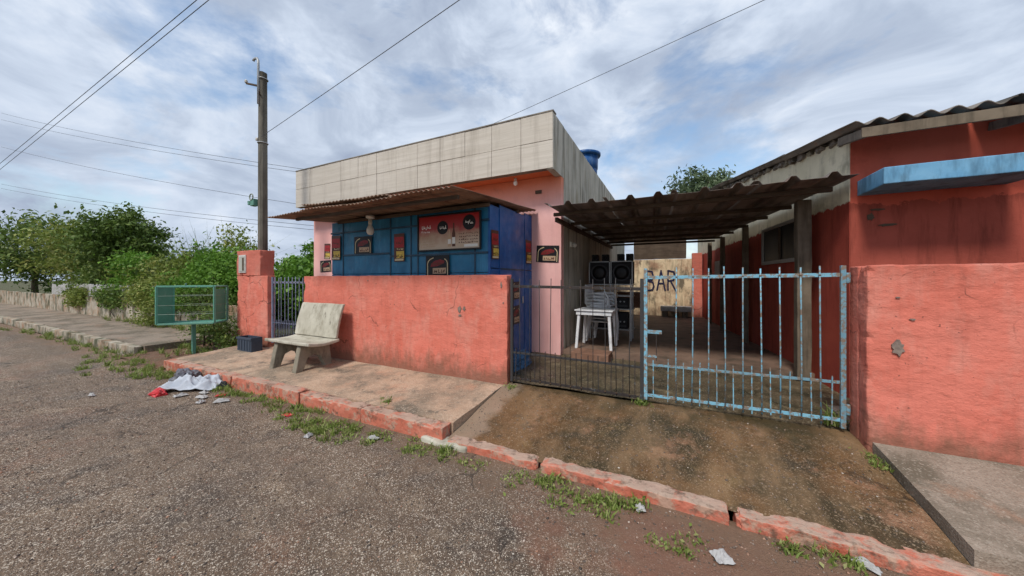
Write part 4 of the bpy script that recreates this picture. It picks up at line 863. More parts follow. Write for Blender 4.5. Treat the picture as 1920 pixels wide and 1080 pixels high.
for i, yy in enumerate((5.72, 8.15, 9.9, 11.3)):
    s_ = 0.075 if i == 0 else 0.05; xx = wallx(yy) - 0.15 - (0.03 if i == 0 else 0)
    MB().rbox(xx - s_, xx + s_, yy - s_, yy + s_, 0.10, 2.475 + 0.006 * (yy - 5), 0.12, 0.008, 3, 40 + i).build('post', 'post_wood', carport, bevel=0.008)

# ------------------------------------------------------------------ back of the yard
back = empty('rear_wall', (-0.4, 13.1, 0), 'peeling cream wall closing the yard, with hand-painted lettering', 'wall')
MB().rbox(-1.80, 0.62, 13.0, 13.15, 0.0, 2.16, 0.2, 0.01, 2.5, 3).build('wall', 'cream', back, bevel=0.012)
MB().rbox(0.625, 0.93, 12.93, 13.16, 0.0, 2.34, 0.15, 0.008, 2.5, 6).build('red_pier', 'red', back, bevel=0.012)
MB().rbox(-1.28, 0.45, 13.02, 13.10, 2.17, 3.1, 0.2, 0.01, 2.5, 9).build('dark_boarding', 'wood', back, bevel=0.006)
F = Face((-0.83, 12.99, 1.03), (1, 0, 0))
def letter(strokes, u0, w_):
    m = MB()
    for q, st in enumerate(strokes):
        for i in range(len(st) - 1):
            (a, c), (e, g) = st[i], st[i + 1]; a = u0 + a * w_; e = u0 + e * w_; c *= 0.72; g *= 0.72
            dv = Vector((e - a, g - c)).normalized(); nn = Vector((-dv.y, dv.x)) * 0.026
            F.shape(m, [(a + nn.x, c + nn.y), (a - nn.x, c - nn.y), (e - nn.x + dv.x * .02, g - nn.y + dv.y * .02), (e + nn.x + dv.x * .02, g + nn.y + dv.y * .02)], 0.004 + 0.0006 * (q * 6 + i), 0.001)
    m.build('painted_letter', 'letter_paint', back)
letter([[(0, 0), (0.02, 1)], [(0.02, 1), (0.7, 0.95), (0.85, 0.75), (0.7, 0.55), (0.02, 0.52)], [(0.1, 0.5), (0.8, 0.42), (0.95, 0.22), (0.75, 0.03), (0, 0)]], 0.0, 0.25)
letter([[(0, 0), (0.5, 1), (1, 0)], [(0.2, 0.36), (0.82, 0.36)]], 0.34, 0.27)
letter([[(0, 0), (0.02, 1)], [(0.02, 1), (0.75, 0.93), (0.9, 0.72), (0.7, 0.52), (0.02, 0.48)], [(0.35, 0.48), (1.0, 0.0)]], 0.70, 0.25)
led = empty('concrete_ledge', (0.15, 12.75, 0.12), 'long grey concrete ledge in front of the rear yard wall', 'ledge')
MB().rbox(-0.36, 0.60, 12.55, 12.90, 0.33, 0.50, 0.15, 0.012, 3, 3).build('slab', 'grey_block', led, bevel=0.012)
for xx in (-0.22, 0.40): MB().rbox(xx - 0.09, xx + 0.09, 12.60, 12.86, 0.12, 0.328, 0.1, 0.01, 3, 5).build('support', 'concrete_dark', led, bevel=0.01)
MB().rbox(-1.55, -0.92, 5.45, 5.845, 0.0, 0.19, 0.08, 0.008, 3, 2).build('doorstep', 'mat_brown', None, bevel=0.012)
tag(bpy.data.objects['doorstep'], 'reddish-brown cement step in front of the white plastic table', 'step')

# loudspeakers on a rack
def speaker(x0, x1, y0, y1, z0_, z1_, label, big=True):
    s = empty('loudspeaker', ((x0 + x1) / 2, (y0 + y1) / 2, z0_), label, 'loudspeaker', 'loudspeakers stacked on the rack')
    MB().box(x0, x1, y0, y1, z0_ + 0.002, z1_).build('cabinet', 'black_box', s, bevel=0.008)
    cx, cz = (x0 + x1) / 2, (z0_ + z1_) / 2; rr = min(x1 - x0, z1_ - z0_) * 0.42
    MB().lathe((cx, y0 - 0.002, cz), [(rr, 0), (rr * 1.0, 0.012), (rr * 0.92, 0.018), (rr * 0.86, 0.006)], 28, (0, -1, 0)).build('surround', 'cone', s, smooth=True)
    MB().lathe((cx, y0 - 0.010, cz), [(rr * 0.80, 0.0), (rr * 0.45, 0.006), (rr * 0.3, 0.010), (rr * 0.05, 0.018)], 24, (0, -1, 0)).build('cone', 'black', s, smooth=True)
    if big:
        for xx in (x0 + 0.006, x1 - 0.006): MB().box(xx - 0.009, xx + 0.009, y0 - 0.008, y0 + 0.01, z0_ + 0.012, z1_ - 0.012).build('edge_trim', 'galv', s)
        MB().box(x0 + 0.016, x1 - 0.016, y0 - 0.008, y0 + 0.01, z1_ - 0.016, z1_ + 0.003).build('edge_trim', 'galv', s)
    return s
speaker(-1.64, -1.20, 7.25, 7.65, 1.325, 1.81, 'large black loudspeaker on the left of the rack top')
speaker(-1.18, -0.74, 7.25, 7.65, 1.325, 1.81, 'large black loudspeaker on the right of the rack top')
for (xx, lb) in ((-1.52, 'leftmost'), (-1.30, 'second from left'), (-0.98, 'third from left'), (-0.80, 'rightmost')):
    speaker(xx - 0.075, xx + 0.065, 7.28, 7.45, 1.815, 1.965, lb + ' of the small tweeter boxes on top of the large loudspeakers', False)
rack = empty('metal_rack', (-1.2, 7.45, 0.13), 'pale metal shelf rack carrying the loudspeakers', 'rack')
for xx in (-1.62, -1.19, -0.77):
    for yy in (7.26, 7.62): MB().box(xx - 0.014, xx + 0.014, yy - 0.014, yy + 0.014, 0.13, 1.30).build('upright', 'galv', rack, bevel=0.002)
for zz_ in (0.35, 0.78, 1.06, 1.302): MB().box(-1.66, -0.73, 7.23, 7.65, zz_, zz_ + 0.02).build('shelf', 'galv', rack, bevel=0.002)
for i, (a, c, z_, hh) in enumerate(((-1.58, -1.24, 0.80, 0.24), (-1.14, -0.82, 0.80, 0.22), (-1.56, -1.22, 0.372, 0.36), (-1.14, -0.84, 0.372, 0.34))):
    q = empty('amplifier', ((a + c) / 2, 7.44, z_ + 0.001), ('upper left', 'upper right', 'lower left', 'lower right')[i] + ' black amplifier box inside the metal rack', 'amplifier', 'black boxes in the rack')
    MB().box(a, c, 7.30, 7.60, z_ + 0.002, z_ + hh).build('case', 'black_box', q, bevel=0.006)
    MB().box(a + 0.03, c - 0.03, 7.292, 7.299, z_ + 0.04, z_ + 0.08).build('front_strip', 'cone', q)
    for k in range(3): MB().lathe((a + 0.07 + 0.08 * k, 7.299, z_ + 0.15), [(0.018, 0), (0.015, 0.014)], 12, (0, -1, 0)).build('knob', 'galv', q)

# white plastic table and stacked chairs
FZ = 0.135
tb = empty('plastic_table', (-1.28, 6.30, FZ), 'white plastic table beside the cream side wall, behind the gate', 'table')
MB().box(-1.64, -0.94, 6.0, 6.66, FZ + 0.70, FZ + 0.725).build('table_top', 'white_plastic', tb, bevel=0.010)
for (a, c, e, g) in ((-1.61, -0.97, 6.025, 6.04), (-1.61, -0.97, 6.62, 6.635), (-1.61, -1.595, 6.0405, 6.6195), (-0.985, -0.97, 6.0405, 6.6195)):
    MB().box(a, c, e, g, FZ + 0.63, FZ + 0.699).build('apron', 'white_plastic', tb, bevel=0.002)
for sx in (-1, 1):
    for sy in (-1, 1):
        MB().bar((-1.29 + sx * 0.275, 6.33 + sy * 0.255, FZ + 0.63), (-1.29 + sx * 0.315, 6.33 + sy * 0.295, FZ), 0.06, 0.05, (1, 0, 0)).build('leg', 'white_plastic', tb, bevel=0.008)
def chair():
    c = empty('plastic_chair', (0, 0, 0))
    MB().rbox(-0.21, 0.21, -0.20, 0.22, 0.41, 0.435, 0.07, 0.0, 1, 0, lambda q: (q[0], q[1], q[2] - 0.02 * math.cos(q[0] * 6) * math.cos(q[1] * 6))).build('seat', 'white_plastic', c, bevel=0.008)
    bk = MB()
    for k in range(7):
        a = -0.17 + k * 0.0567; bk.bar((a, -0.205, 0.44), (a * 0.92, -0.31, 0.80), 0.036, 0.012, (0, 1, 0))
    bk.bar((-0.20, -0.315, 0.80), (0.20, -0.315, 0.80), 0.014, 0.07); bk.bar((-0.20, -0.205, 0.44), (0.20, -0.205, 0.44), 0.016, 0.04); bk.build('backrest', 'white_plastic', c)
    for s_ in (-1, 1):
        MB().tube([(s_ * 0.22, -0.26, 0.64), (s_ * 0.245, -0.1, 0.66), (s_ * 0.25, 0.12, 0.65), (s_ * 0.24, 0.17, 0.60), (s_ * 0.225, 0.19, 0.435)], [0.02, 0.024, 0.026, 0.022, 0.02], 8).build('armrest', 'white_plastic', c, smooth=True)
        MB().bar((s_ * 0.205, 0.19, 0.42), (s_ * 0.24, 0.23, 0.0), 0.05, 0.035, (0, 1, 0)).build('leg', 'white_plastic', c, bevel=0.006)
        MB().bar((s_ * 0.205, -0.19, 0.42), (s_ * 0.23, -0.27, 0.0), 0.05, 0.035, (0, 1, 0)).build('leg', 'white_plastic', c, bevel=0.006)
    return c
def copy_tree(o):
    c = o.copy(); COL.objects.link(c)
    for ch in o.children:
        k = ch.copy(); COL.objects.link(k); k.parent = c
    return c
ch0 = chair()
for i in range(6):
    c = ch0 if i == 0 else copy_tree(ch0)
    c.location = (-1.30 + 0.004 * i, 7.02 - 0.012 * i, FZ + 0.004 + i * 0.068); c.rotation_euler = (0, 0, R(-100 + 1.5 * (i % 2)))
    tag(c, ('lowest', 'second lowest', 'third from the floor', 'third from the top', 'second from the top', 'topmost')[i] + ' white plastic chair in the stack behind the table', 'chair', 'stacked white plastic chairs')
tb2 = empty('wooden_table', (-0.95, 8.7, FZ), 'brown wooden table with pale legs further back in the yard', 'table')
MB().box(-1.30, -0.62, 8.4, 9.0, FZ + 0.72, FZ + 0.76).build('table_top', 'table_wood', tb2, bevel=0.006)
for sx in (-1.26, -0.66):
    for sy in (8.44, 8.96): MB().box(sx - 0.02, sx + 0.02, sy - 0.02, sy + 0.02, FZ, FZ + 0.719).build('leg', 'galv', tb2, bevel=0.003)
MB().box(-1.24, -0.68, 8.43, 8.45, FZ + 0.60, FZ + 0.718).build('apron', 'table_wood', tb2)
bx = empty('wooden_box', (-0.95, 8.7, FZ + 0.762), 'low brown wooden box on the table at the back of the yard', 'box')
MB().box(-1.22, -0.70, 8.5, 8.85, FZ + 0.762, FZ + 0.95).build('body', 'table_wood', bx, bevel=0.005)
MB().box(-1.24, -0.68, 8.48, 8.87, FZ + 0.952, FZ + 0.975).build('lid', 'table_wood', bx, bevel=0.004)
spot = empty('wall_lamp', (-1.76, 6.9, 2.2), 'small white lamp fixed to the cream side wall under the carport', 'lamp')
MB().box(-1.806, -1.77, 6.3, 6.4, 2.06, 2.16).build('backplate', 'ceramic', spot, bevel=0.006)
MB().lathe((-1.768, 6.35, 2.11), [(0.02, 0), (0.045, 0.02), (0.05, 0.06), (0.03, 0.09)], 14, (1, -0.3, -0.3)).build('globe', 'ceramic', spot, smooth=True)

# ------------------------------------------------------------------ the red house on the right
rh = empty('red_house', (3.5, 7.0, 0), 'dark red house with streaked cream gable wall and fibre-cement roof at right', 'house')
ZT = lambda y: 3.10 + 0.152 * (y - 5.1)
def quadwall(name, mat, y0, y1, zlo, zhi, th, ny=1):
    m = MB(); n = 40
    vs_ = []
    for i in range(n + 1):
        y = y0 + (y1 - y0) * i / n
        for (dx, z_) in ((0, zlo(y)), (0, zhi(y)), (th, zhi(y)), (th, zlo(y))): vs_.append((wallx(y) + dx, y, z_))
    fs = [(i * 4 + j, i * 4 + (j + 1) % 4, i * 4 + 4 + (j + 1) % 4, i * 4 + 4 + j) for i in range(n) for j in range(4)] + [(0, 1, 2, 3), (n * 4 + 3, n * 4 + 2, n * 4 + 1, n * 4)]
    return m.add(vs_, fs).build(name, mat, rh)
quadwall('side_wall', 'house_side', 5.105, 14.0, lambda y: -0.05, lambda y: ZT(y) - 0.05, 0.15)
MB().rbox(1.845, 7.5, 5.10, 5.25, -0.05, 3.06, 0.3, 0.006, 2, 30).build('front_wall', 'house_front', rh, bevel=0.008)
roof = empty('roof', (3.5, 7, 3.2)); roof.parent = rh; roof.location = Vector((3.5, 7, 3.2)) - rh.location
shear = lambda x, y: x - 0.11 * (y - 5)
for r_, (y0, y1, dz) in enumerate(((4.62, 6.5, 0.0), (6.36, 8.1, 0.02), (7.95, 9.8, 0.04), (9.65, 11.6, 0.06), (11.4, 13.8, 0.08))):
    for k in range(5):
        a = 1.74 + k * 1.02 - (rnd.uniform(0.0, 0.07) if k == 0 else 0)
        sheet(a, a + 1.07, y0 + rnd.uniform(-0.02, 0.02), y1, lambda x, y, k=k, dz=dz: ZT(y) + dz * 0.9 + (0.010 if k % 2 else 0), 0.177, 0.026, 'sine', 0.008, 5, 8, 0.008, 90 + k + 7 * r_, shear).build('sheet', 'fibre_roof', roof)
for yy in (4.78, 6.4, 8.0, 9.7): MB().bar((wallx(yy) - 0.06, yy, ZT(yy) - 0.075), (7.4, yy, ZT(yy) - 0.075), 0.06, 0.07).build('batten', 'wood', roof, bevel=0.003)
MB().bar((1.80, 4.66, ZT(4.66) - 0.10), (1.80 - 0.05, 5.095, ZT(5.1) - 0.09), 0.04, 0.09).build('rafter_end', 'stake', roof, bevel=0.004)
MB().bar((2.9, 4.66, ZT(4.66) - 0.15), (2.9, 5.095, ZT(5.1) - 0.14), 0.05, 0.08).build('rafter_end', 'stake', roof, bevel=0.004)
MB().bar((1.76, 4.63, ZT(4.63) - 0.10), (7.4, 4.63, ZT(4.63) - 0.10), 0.02, 0.10).build('eave_board', 'post_wood', roof, bevel=0.003)
for k in range(22):
    yy = 5.2 + k * 0.235 + rnd.uniform(-0.06, 0.06); zz_ = ZT(yy) - 0.045; a = rnd.uniform(0.03, 0.075)
    MB().rbox(wallx(yy) - rnd.uniform(0.03, 0.06), wallx(yy) + 0.05, yy - a * 1.5, yy + a * 1.5, zz_ - a * rnd.uniform(0.4, 1.3), zz_ + 0.02, 0.03, 0.022, 14, k * 1.3).build('mortar_lump', 'fibre_roof' if k % 3 else 'concrete_dark', roof)
slab = MB().rbox(1.90, 3.0, 4.56, 5.098, 2.365, 2.535, 0.12, 0.006, 3, 12).build('door_canopy', 'slab_blue', rh, bevel=0.008)
def on_wall(y, d): return wallx(y) - d
win = empty('window', (1.6, 6.9, 1.7)); win.parent = rh; win.location = Vector((1.6, 6.9, 1.7)) - rh.location
def wquad(m, y0, y1, z0_, z1_, d0, d1):
    vs_ = [(wallx(y) - d, y, z_) for d in (d0, d1) for (y, z_) in ((y0, z0_), (y1, z0_), (y1, z1_), (y0, z1_))]
    return m.add(vs_, [(0, 1, 2, 3), (7, 6, 5, 4), (0, 4, 5, 1), (1, 5, 6, 2), (2, 6, 7, 3), (3, 7, 4, 0)])
wquad(MB(), 6.2, 7.6, 1.75, 2.30, 0.004, 0.014).build('pane', 'glass', win)
for (a, c, e, g) in ((6.14, 7.66, 1.69, 1.749), (6.14, 7.66, 2.301, 2.35), (6.14, 6.199, 1.75, 2.30), (7.601, 7.66, 1.75, 2.30), (6.88, 6.92, 1.751, 2.299)):
    wquad(MB(), a, c, e, g, 0.003, 0.035).build('frame', 'frame_white' if a != 6.88 else 'wood', win)
wquad(MB(), 10.75, 11.3, 1.45, 1.95, 0.004, 0.03).build('pale_board', 'frame_white', rh)
F = Face((1.845, 5.10, 0), (1, 0, 0))
for (cu, cv, ru, rv, sd) in ((0.17, 2.12, 0.035, 0.05, 3), (0.30, 2.02, 0.09, 0.02, 5), (0.22, 2.20, 0.10, 0.015, 8)):
    m = MB(); blob(F, m, cu, cv, ru, rv, -0.004, sd, 0.012); m.build('chipped_patch', 'wood', rh)

# ------------------------------------------------------------------ vegetation
def leaf_mesh(centres, size, tone_base, up=0.4, aspect=0.5):
    n = len(centres)
    d = rng.normal(size=(n, 3)); d[:, 2] += up * 0.2; d /= np.linalg.norm(d, axis=1, keepdims=True)
    nrm = rng.normal(size=(n, 3)); nrm[:, 2] = np.abs(nrm[:, 2]) + up
    sd = np.cross(d, nrm); sd /= np.linalg.norm(sd, axis=1, keepdims=True) + 1e-9
    L = (size * (0.45 + 1.2 * rng.random(n) ** 1.6))[:, None]
    a = centres - d * L * 0.5; c = centres + d * L * 0.5
    bend = np.cross(sd, d) * L * 0.10
    l = centres + sd * L * aspect * 0.5 + bend; r_ = centres - sd * L * aspect * 0.5 + bend
    v = np.stack([a, l, c, r_], 1).reshape(-1, 3); q = np.arange(n * 4).reshape(n, 4)
    return v, q, np.repeat(np.clip(tone_base + rng.normal(0, 0.18, n), 0, 1), 4)
def crown_points(c, rad, nclump, per, spread, shell=0.55, seed=0):
    r = np.random.default_rng(seed); pts = []; tone = []
    for i in range(nclump):
        d = r.normal(size=3); d /= np.linalg.norm(d); k = r.uniform(shell, 1.0) * (1 + 0.28 * noise.noise(Vector(d * 2.2) + Vector((seed, 0, 0))))
        p = np.array(c) + d * k * np.array(rad); s = spread * r.uniform(0.6, 1.3)
        m_ = int(per * 1.45 * r.uniform(0.4, 1.5))
        pts.append(p + r.normal(size=(m_, 3)) * s * np.array((1, 1, 0.75))); tone.append(np.full(m_, np.clip(0.45 + r.normal(0, 0.16), 0, 1)))
    return np.concatenate(pts), np.concatenate(tone)
def plant(name, label, cat, base, c, rad, nclump, per, spread, size, mat, seed, group=None, stems=5, zmin=None, trunk=0.05, up=0.5, aspect=0.5):
    t = empty(name, base, label, cat, group)
    p, tn = crown_points(c, rad, nclump, per, spread, 0.45, seed)
    if zmin is not None: keep = p[:, 2] > zmin; p = p[keep]; tn = tn[keep]
    v, q, tone = leaf_mesh(p, size, tn, up, aspect)
    link_mesh('crown', fast_mesh('crown', v, q, tone), mat, t)
    r = random.Random(seed); m = MB(); B = Vector(base); C_ = Vector(c)
    if name.endswith('tree'):
        m.tube([B + Vector((0, 0, -0.2)), B.lerp(C_, 0.35) + Vector((r.uniform(-.1, .1), r.uniform(-.1, .1), 0)), B.lerp(C_, 0.7), C_], [trunk * 1.3, trunk, trunk * 0.8, trunk * 0.4], 8)
        m.build('trunk', 'bark', t, smooth=True)
        m = MB()
    for k in range(stems):
        a = r.uniform(0, 2 * math.pi); s0 = B.lerp(C_, r.uniform(0.45, 0.8)) if name.endswith('tree') else B + Vector((r.uniform(-.3, .3) * rad[0], r.uniform(-.3, .3) * rad[1], -0.05))
        e = C_ + Vector((math.cos(a) * rad[0] * r.uniform(.4, .8), math.sin(a) * rad[1] * r.uniform(.4, .8), rad[2] * r.uniform(-0.1, 0.75)))
        m.tube([s0, s0.lerp(e, 0.5) + Vector((r.uniform(-.1, .1), r.uniform(-.1, .1), .08)), e], [trunk * 0.55, trunk * 0.4, trunk * 0.15], 6)
    m.build('limbs' if name.endswith('tree') else 'stems', 'bark', t, smooth=True)
    return t
CREEPERS = []
for i, (x, y, zc, rx, rz, lf, lb) in enumerate(((-15.6, 4.42, 0.85, 1.3, 0.42, 'leaf_olive', 'creeper draped over the low wall behind the left side of the cage'), (-18.6, 4.45, 0.75, 1.4, 0.40, 'leaf_dark', 'creeper draped over the low wall below the picket fence'), (-13.0, 4.42, 0.95, 1.4, 0.45, 'leaf_bright', 'fresh green creeper over the low wall behind the cage'), (-22.6, 4.45, 0.7, 1.5, 0.4, 'leaf_olive', 'creeper draped over the low wall far down the street'))):
    CREEP = (x, y, zc, rx, rz, lf, lb)
    CREEPERS.append(CREEP)
G = 'shrubs and trees beyond the low white wall'
for i, (x, y, zc, rx, rz, lf, lb) in enumerate(CREEPERS):
    plant('creeper', lb, 'creeper', (x, y, 0), (x, y, zc), (rx, 0.26, rz), 70, 45, 0.12, 0.075, lf, 60 + i, 'creepers on the low wall', 5, None, 0.02, 0.6, 0.6)
plant('tree', 'tall dark leafy tree at the far left above the white picket fence', 'tree', (-21.6, 5.4, 0), (-21.6, 5.4, 3.05), (1.35, 1.4, 1.45), 110, 90, 0.26, 0.15, 'leaf_dark', 1, G, 9, None, 0.09)
plant('shrub', 'dark olive shrub rising behind the left end of the rubbish cage', 'shrub', (-16.0, 5.7, 0), (-16.0, 5.7, 1.30), (1.7, 1.1, 1.20), 110, 100, 0.22, 0.12, 'leaf_dark', 2, G, 6)
plant('shrub', 'dense fresh green shrub directly behind the rubbish cage', 'shrub', (-13.0, 5.3, 0), (-13.0, 5.3, 1.25), (1.5, 0.8, 1.15), 110, 100, 0.21, 0.11, 'leaf_bright', 3, G, 6)
plant('shrub', 'bright green shrub just left of the meter wall', 'shrub', (-11.3, 5.4, 0), (-11.3, 5.4, 1.0), (1.2, 0.8, 0.95), 95, 100, 0.19, 0.10, 'leaf_bright', 4, G, 6)
plant('shrub', 'tall thin olive shrub with a pointed top behind the rubbish cage', 'shrub', (-14.6, 6.6, 0), (-14.6, 6.6, 1.9), (1.0, 0.9, 1.55), 75, 60, 0.24, 0.11, 'leaf_olive', 5, G, 6)
plant('shrub', 'dark shrub between the pointed shrub and the meter wall', 'shrub', (-12.6, 7.0, 0), (-12.6, 7.0, 1.0), (1.5, 1.0, 0.9), 80, 60, 0.25, 0.10, 'leaf_dark', 6, G, 6)
plant('shrub', 'large dark shrub to the left of the tall tree', 'shrub', (-23.5, 6.0, 0), (-23.5, 6.0, 1.6), (2.3, 1.3, 1.5), 110, 60, 0.32, 0.14, 'leaf_dark', 7, G, 6)
plant('shrub', 'bright leafy shrub leaning over the low wall just behind the cage', 'shrub', (-12.0, 4.95, 0), (-12.0, 4.85, 1.05), (1.35, 0.45, 1.0), 110, 80, 0.17, 0.095, 'leaf_bright', 31, G, 6)
plant('shrub', 'olive leafy shrub crowding the low wall left of the cage', 'shrub', (-15.2, 5.0, 0), (-15.2, 4.9, 1.2), (1.8, 0.5, 1.15), 120, 80, 0.19, 0.10, 'leaf_olive', 32, G, 6)
plant('shrub', 'green leafy shrub filling the gap beside the picket fence', 'shrub', (-18.6, 5.1, 0), (-18.6, 5.0, 1.25), (1.8, 0.5, 1.2), 120, 80, 0.20, 0.11, 'leaf_bright', 33, G, 6)
plant('tree', 'broad olive tree down the street at the left edge', 'tree', (-29.0, 6.2, 0), (-29.0, 6.2, 2.9), (2.6, 2.0, 1.8), 120, 60, 0.40, 0.18, 'leaf_olive', 8, G, 9, None, 0.12)
plant('tree', 'distant dark tree at the end of the street', 'tree', (-40.0, 6.0, 0), (-40, 6.0, 3.4), (3.6, 2.6, 2.3), 120, 50, 0.55, 0.25, 'leaf_dark', 9, G, 9, None, 0.14)
plant('tree', 'distant bushy tree across the road at far left', 'tree', (-52.0, 0.5, -0.2), (-52, 0.5, 3.0), (4.5, 4.5, 2.9), 150, 50, 0.7, 0.32, 'leaf_olive', 12, G, 9, None, 0.14)
plant('shrub', 'olive shrub low behind the white picket fence', 'shrub', (-18.0, 5.3, 0), (-18.0, 5.3, 1.15), (1.6, 0.7, 1.0), 80, 60, 0.22, 0.10, 'leaf_olive', 13, G, 6)
plant('vine_mound', 'mound of bright green vine behind the narrow gate', 'vine', (-11.6, 8.0, 0), (-11.8, 8.2, 1.35), (2.6, 1.4, 1.40), 230, 110, 0.17, 0.13, 'leaf_bright', 10, None, 6, None, 0.03, 0.8, 0.75)
plant('vine_mound', 'second bright green vine mound beside the far left end of the pink bar', 'vine', (-10.2, 6.7, 0), (-10.2, 6.7, 0.75), (1.3, 1.0, 1.05), 140, 110, 0.16, 0.12, 'leaf_bright', 14, None, 6, None, 0.03, 0.8, 0.75)
plant('tree', 'grey-green tree top showing over the carport roof', 'tree', (1.8, 20.7, 0), (1.5, 20.7, 6.15), (1.75, 1.4, 1.25), 70, 60, 0.25, 0.24, 'leaf_grey', 11, None, 9, None, 0.12, 0.5, 0.4)
plant('shrub', 'small leafy weed bush at the foot of the rubbish cage', 'weed', (-9.9, 3.9, -0.1), (-9.9, 3.95, 0.30), (0.55, 0.35, 0.40), 40, 40, 0.12, 0.06, 'leaf_dark', 21, 'weeds by the low white wall', 5)
plant('shrub', 'leafy weed bush between the crate and the cage', 'weed', (-8.75, 3.78, -0.05), (-8.75, 3.74, 0.14), (0.40, 0.16, 0.22), 24, 40, 0.07, 0.05, 'leaf_dark', 22, 'weeds by the low white wall', 4)
plant('shrub', 'weed bush against the low white wall at far left', 'weed', (-14.3, 4.25, 0), (-14.3, 4.25, 0.4), (0.9, 0.28, 0.5), 50, 40, 0.13, 0.06, 'leaf_olive', 23, 'weeds by the low white wall', 5)
plant('shrub', 'creeper hanging over the low wall behind the cage', 'weed', (-11.4, 4.4, 0), (-11.4, 4.42, 0.75), (1.1, 0.30, 0.45), 70, 45, 0.13, 0.06, 'leaf_dark', 24, 'weeds by the low white wall', 5)

def blades(pts, hgt, width, lean=0.85, seg=2):
    n = len(pts); h = hgt * rng.uniform(0.45, 1.25, n); a = rng.uniform(0, 2 * np.pi, n); la = rng.uniform(0, 2 * np.pi, n); lk = rng.uniform(0.1, 1.0, n) * lean
    sx = np.stack([np.cos(a), np.sin(a), np.zeros(n)], 1) * (width * rng.uniform(0.6, 1.3, n))[:, None]
    ld = np.stack([np.cos(la), np.sin(la), np.zeros(n)], 1)
    v = []
    for k, t in enumerate((0.0, 0.5, 1.0)):
        p = pts + ld * (lk * h * t * t * 1.3)[:, None] + np.array((0, 0, 1)) * (h * (t - 0.25 * lk * t * t))[:, None]
        wk = (0.5, 0.42, 0.06)[k]; v += [p - sx * wk, p + sx * wk]
    v = np.stack(v, 1).reshape(-1, 3); b0 = np.arange(n)[:, None] * 6
    q = np.concatenate([b0 + np.array((0, 1, 3, 2)), b0 + np.array((2, 3, 5, 4))], 0)
    return v, q, np.repeat(np.clip(rng.normal(0.5, 0.22, n), 0, 1), 6)
def tufts(name, spots, mat, kind='stuff', label=None, cat=None):
    P_ = []; Hh = []
    V_, Q_, T_ = [], [], []; k = 0
    for (x, y, z_, sx, sy, n, h, wd) in spots:
        p = np.stack([rng.normal(x, sx, n), rng.normal(y, sy, n), np.full(n, z_)], 1)
        v, q, t = blades(p, h, wd); V_.append(v); Q_.append(q + k); T_.append(t); k += len(v)
    o = link_mesh(name, fast_mesh(name, np.concatenate(V_), np.concatenate(Q_), np.concatenate(T_)), mat, None, (0, 0, 0))
    return tag(o, label, cat, kind=kind)
sp_ = []
def scatter(x, y, z_, sx, sy, clumps, n, h, wd=0.013):
    for i in range(int(clumps * 0.68)): sp_.append((rnd.gauss(x, sx), rnd.gauss(y, sy), z_, 0.035, 0.03, n, h * rnd.uniform(0.6, 1.2), wd))
for (x, y, sx, sy, c, h) in ((-9.2, 2.35, 0.9, 0.18, 46, 0.11), (-8.2, 2.45, 0.4, 0.1, 16, 0.09), (-6.1, 2.5, 0.25, 0.06, 12, 0.08), (-5.1, 2.50, 0.35, 0.06, 18, 0.08), (-4.1, 2.46, 0.35, 0.07, 26, 0.08), (-3.45, 2.34, 0.28, 0.10, 46, 0.085),
        (-2.9, 2.42, 0.2, 0.07, 12, 0.06), (-2.2, 2.42, 0.25, 0.08, 18, 0.06), (-1.9, 2.50, 0.12, 0.04, 8, 0.08), (-0.92, 2.50, 0.12, 0.05, 9, 0.07), (-0.68, 2.42, 0.10, 0.05, 9, 0.07), (-0.45, 2.40, 0.10, 0.05, 10, 0.07), (-0.28, 2.46, 0.06, 0.04, 7, 0.07), (0.0, 2.25, 0.06, 0.05, 6, 0.05), (0.85, 2.54, 0.05, 0.02, 5, 0.07), (0.62, 2.53, 0.07, 0.01, 5, 0.05),
        (-1.35, 2.30, 0.3, 0.12, 10, 0.04), (-12.5, 2.6, 1.5, 0.12, 34, 0.12), (-17, 2.6, 2.5, 0.15, 30, 0.14)):
    scatter(x, y, -0.23, sx, sy, c, 26, h)
scatter(-3.05, 2.90, -0.06, 0.05, 0.02, 4, 22, 0.06)
scatter(-0.30, 3.93, 0.02, 0.06, 0.03, 5, 24, 0.07); scatter(1.36, 4.15, 0.04, 0.04, 0.05, 4, 30, 0.18, 0.014); scatter(1.45, 3.62, -0.02, 0.015, 0.12, 6, 16, 0.06)
scatter(-1.92, 3.84, 0.0, 0.03, 0.03, 4, 18, 0.05); scatter(-9.4, 3.3, -0.17, 0.45, 0.5, 40, 26, 0.13); scatter(-9.6, 4.6, -0.12, 0.4, 0.6, 30, 30, 0.3, 0.012)
scatter(-8.6, 3.80, -0.02, 0.15, 0.04, 8, 24, 0.16); scatter(-13, 4.25, 0.0, 2.4, 0.10, 60, 24, 0.22, 0.01)
tufts('grass', sp_, 'grass', 'stuff', 'low weedy grass growing along the kerb and road edge', 'grass')
wp = []
for (x, y, z_, sx, sy, n, h, wd) in sp_:
    k = 15; wp.append(np.stack([rng.normal(x, sx * 1.3, k), rng.normal(y, sy * 1.3, k), z_ + rng.uniform(0.012, 0.03 + h * 0.35, k)], 1))
wp = np.concatenate(wp); v, q, tn = leaf_mesh(wp, 0.026, np.full(len(wp), 0.55), 2.2, 0.55)
o = link_mesh('weeds', fast_mesh('weeds', v, q, tn), 'grass', None, (0, 0, 0)); tag(o, 'small broad-leaved weeds mixed into the kerb grass', 'weeds', kind='stuff')
sp_ = []
for i in range(60): sp_.append((rnd.uniform(-27, -18.0), rnd.uniform(7.0, 8.5), 0.0, 0.14, 0.14, 16, rnd.uniform(2.6, 3.7), 0.035))
tufts('tall_grass', sp_, 'grass', 'stuff', 'tall cane grass standing up behind the shrubs at left', 'grass')

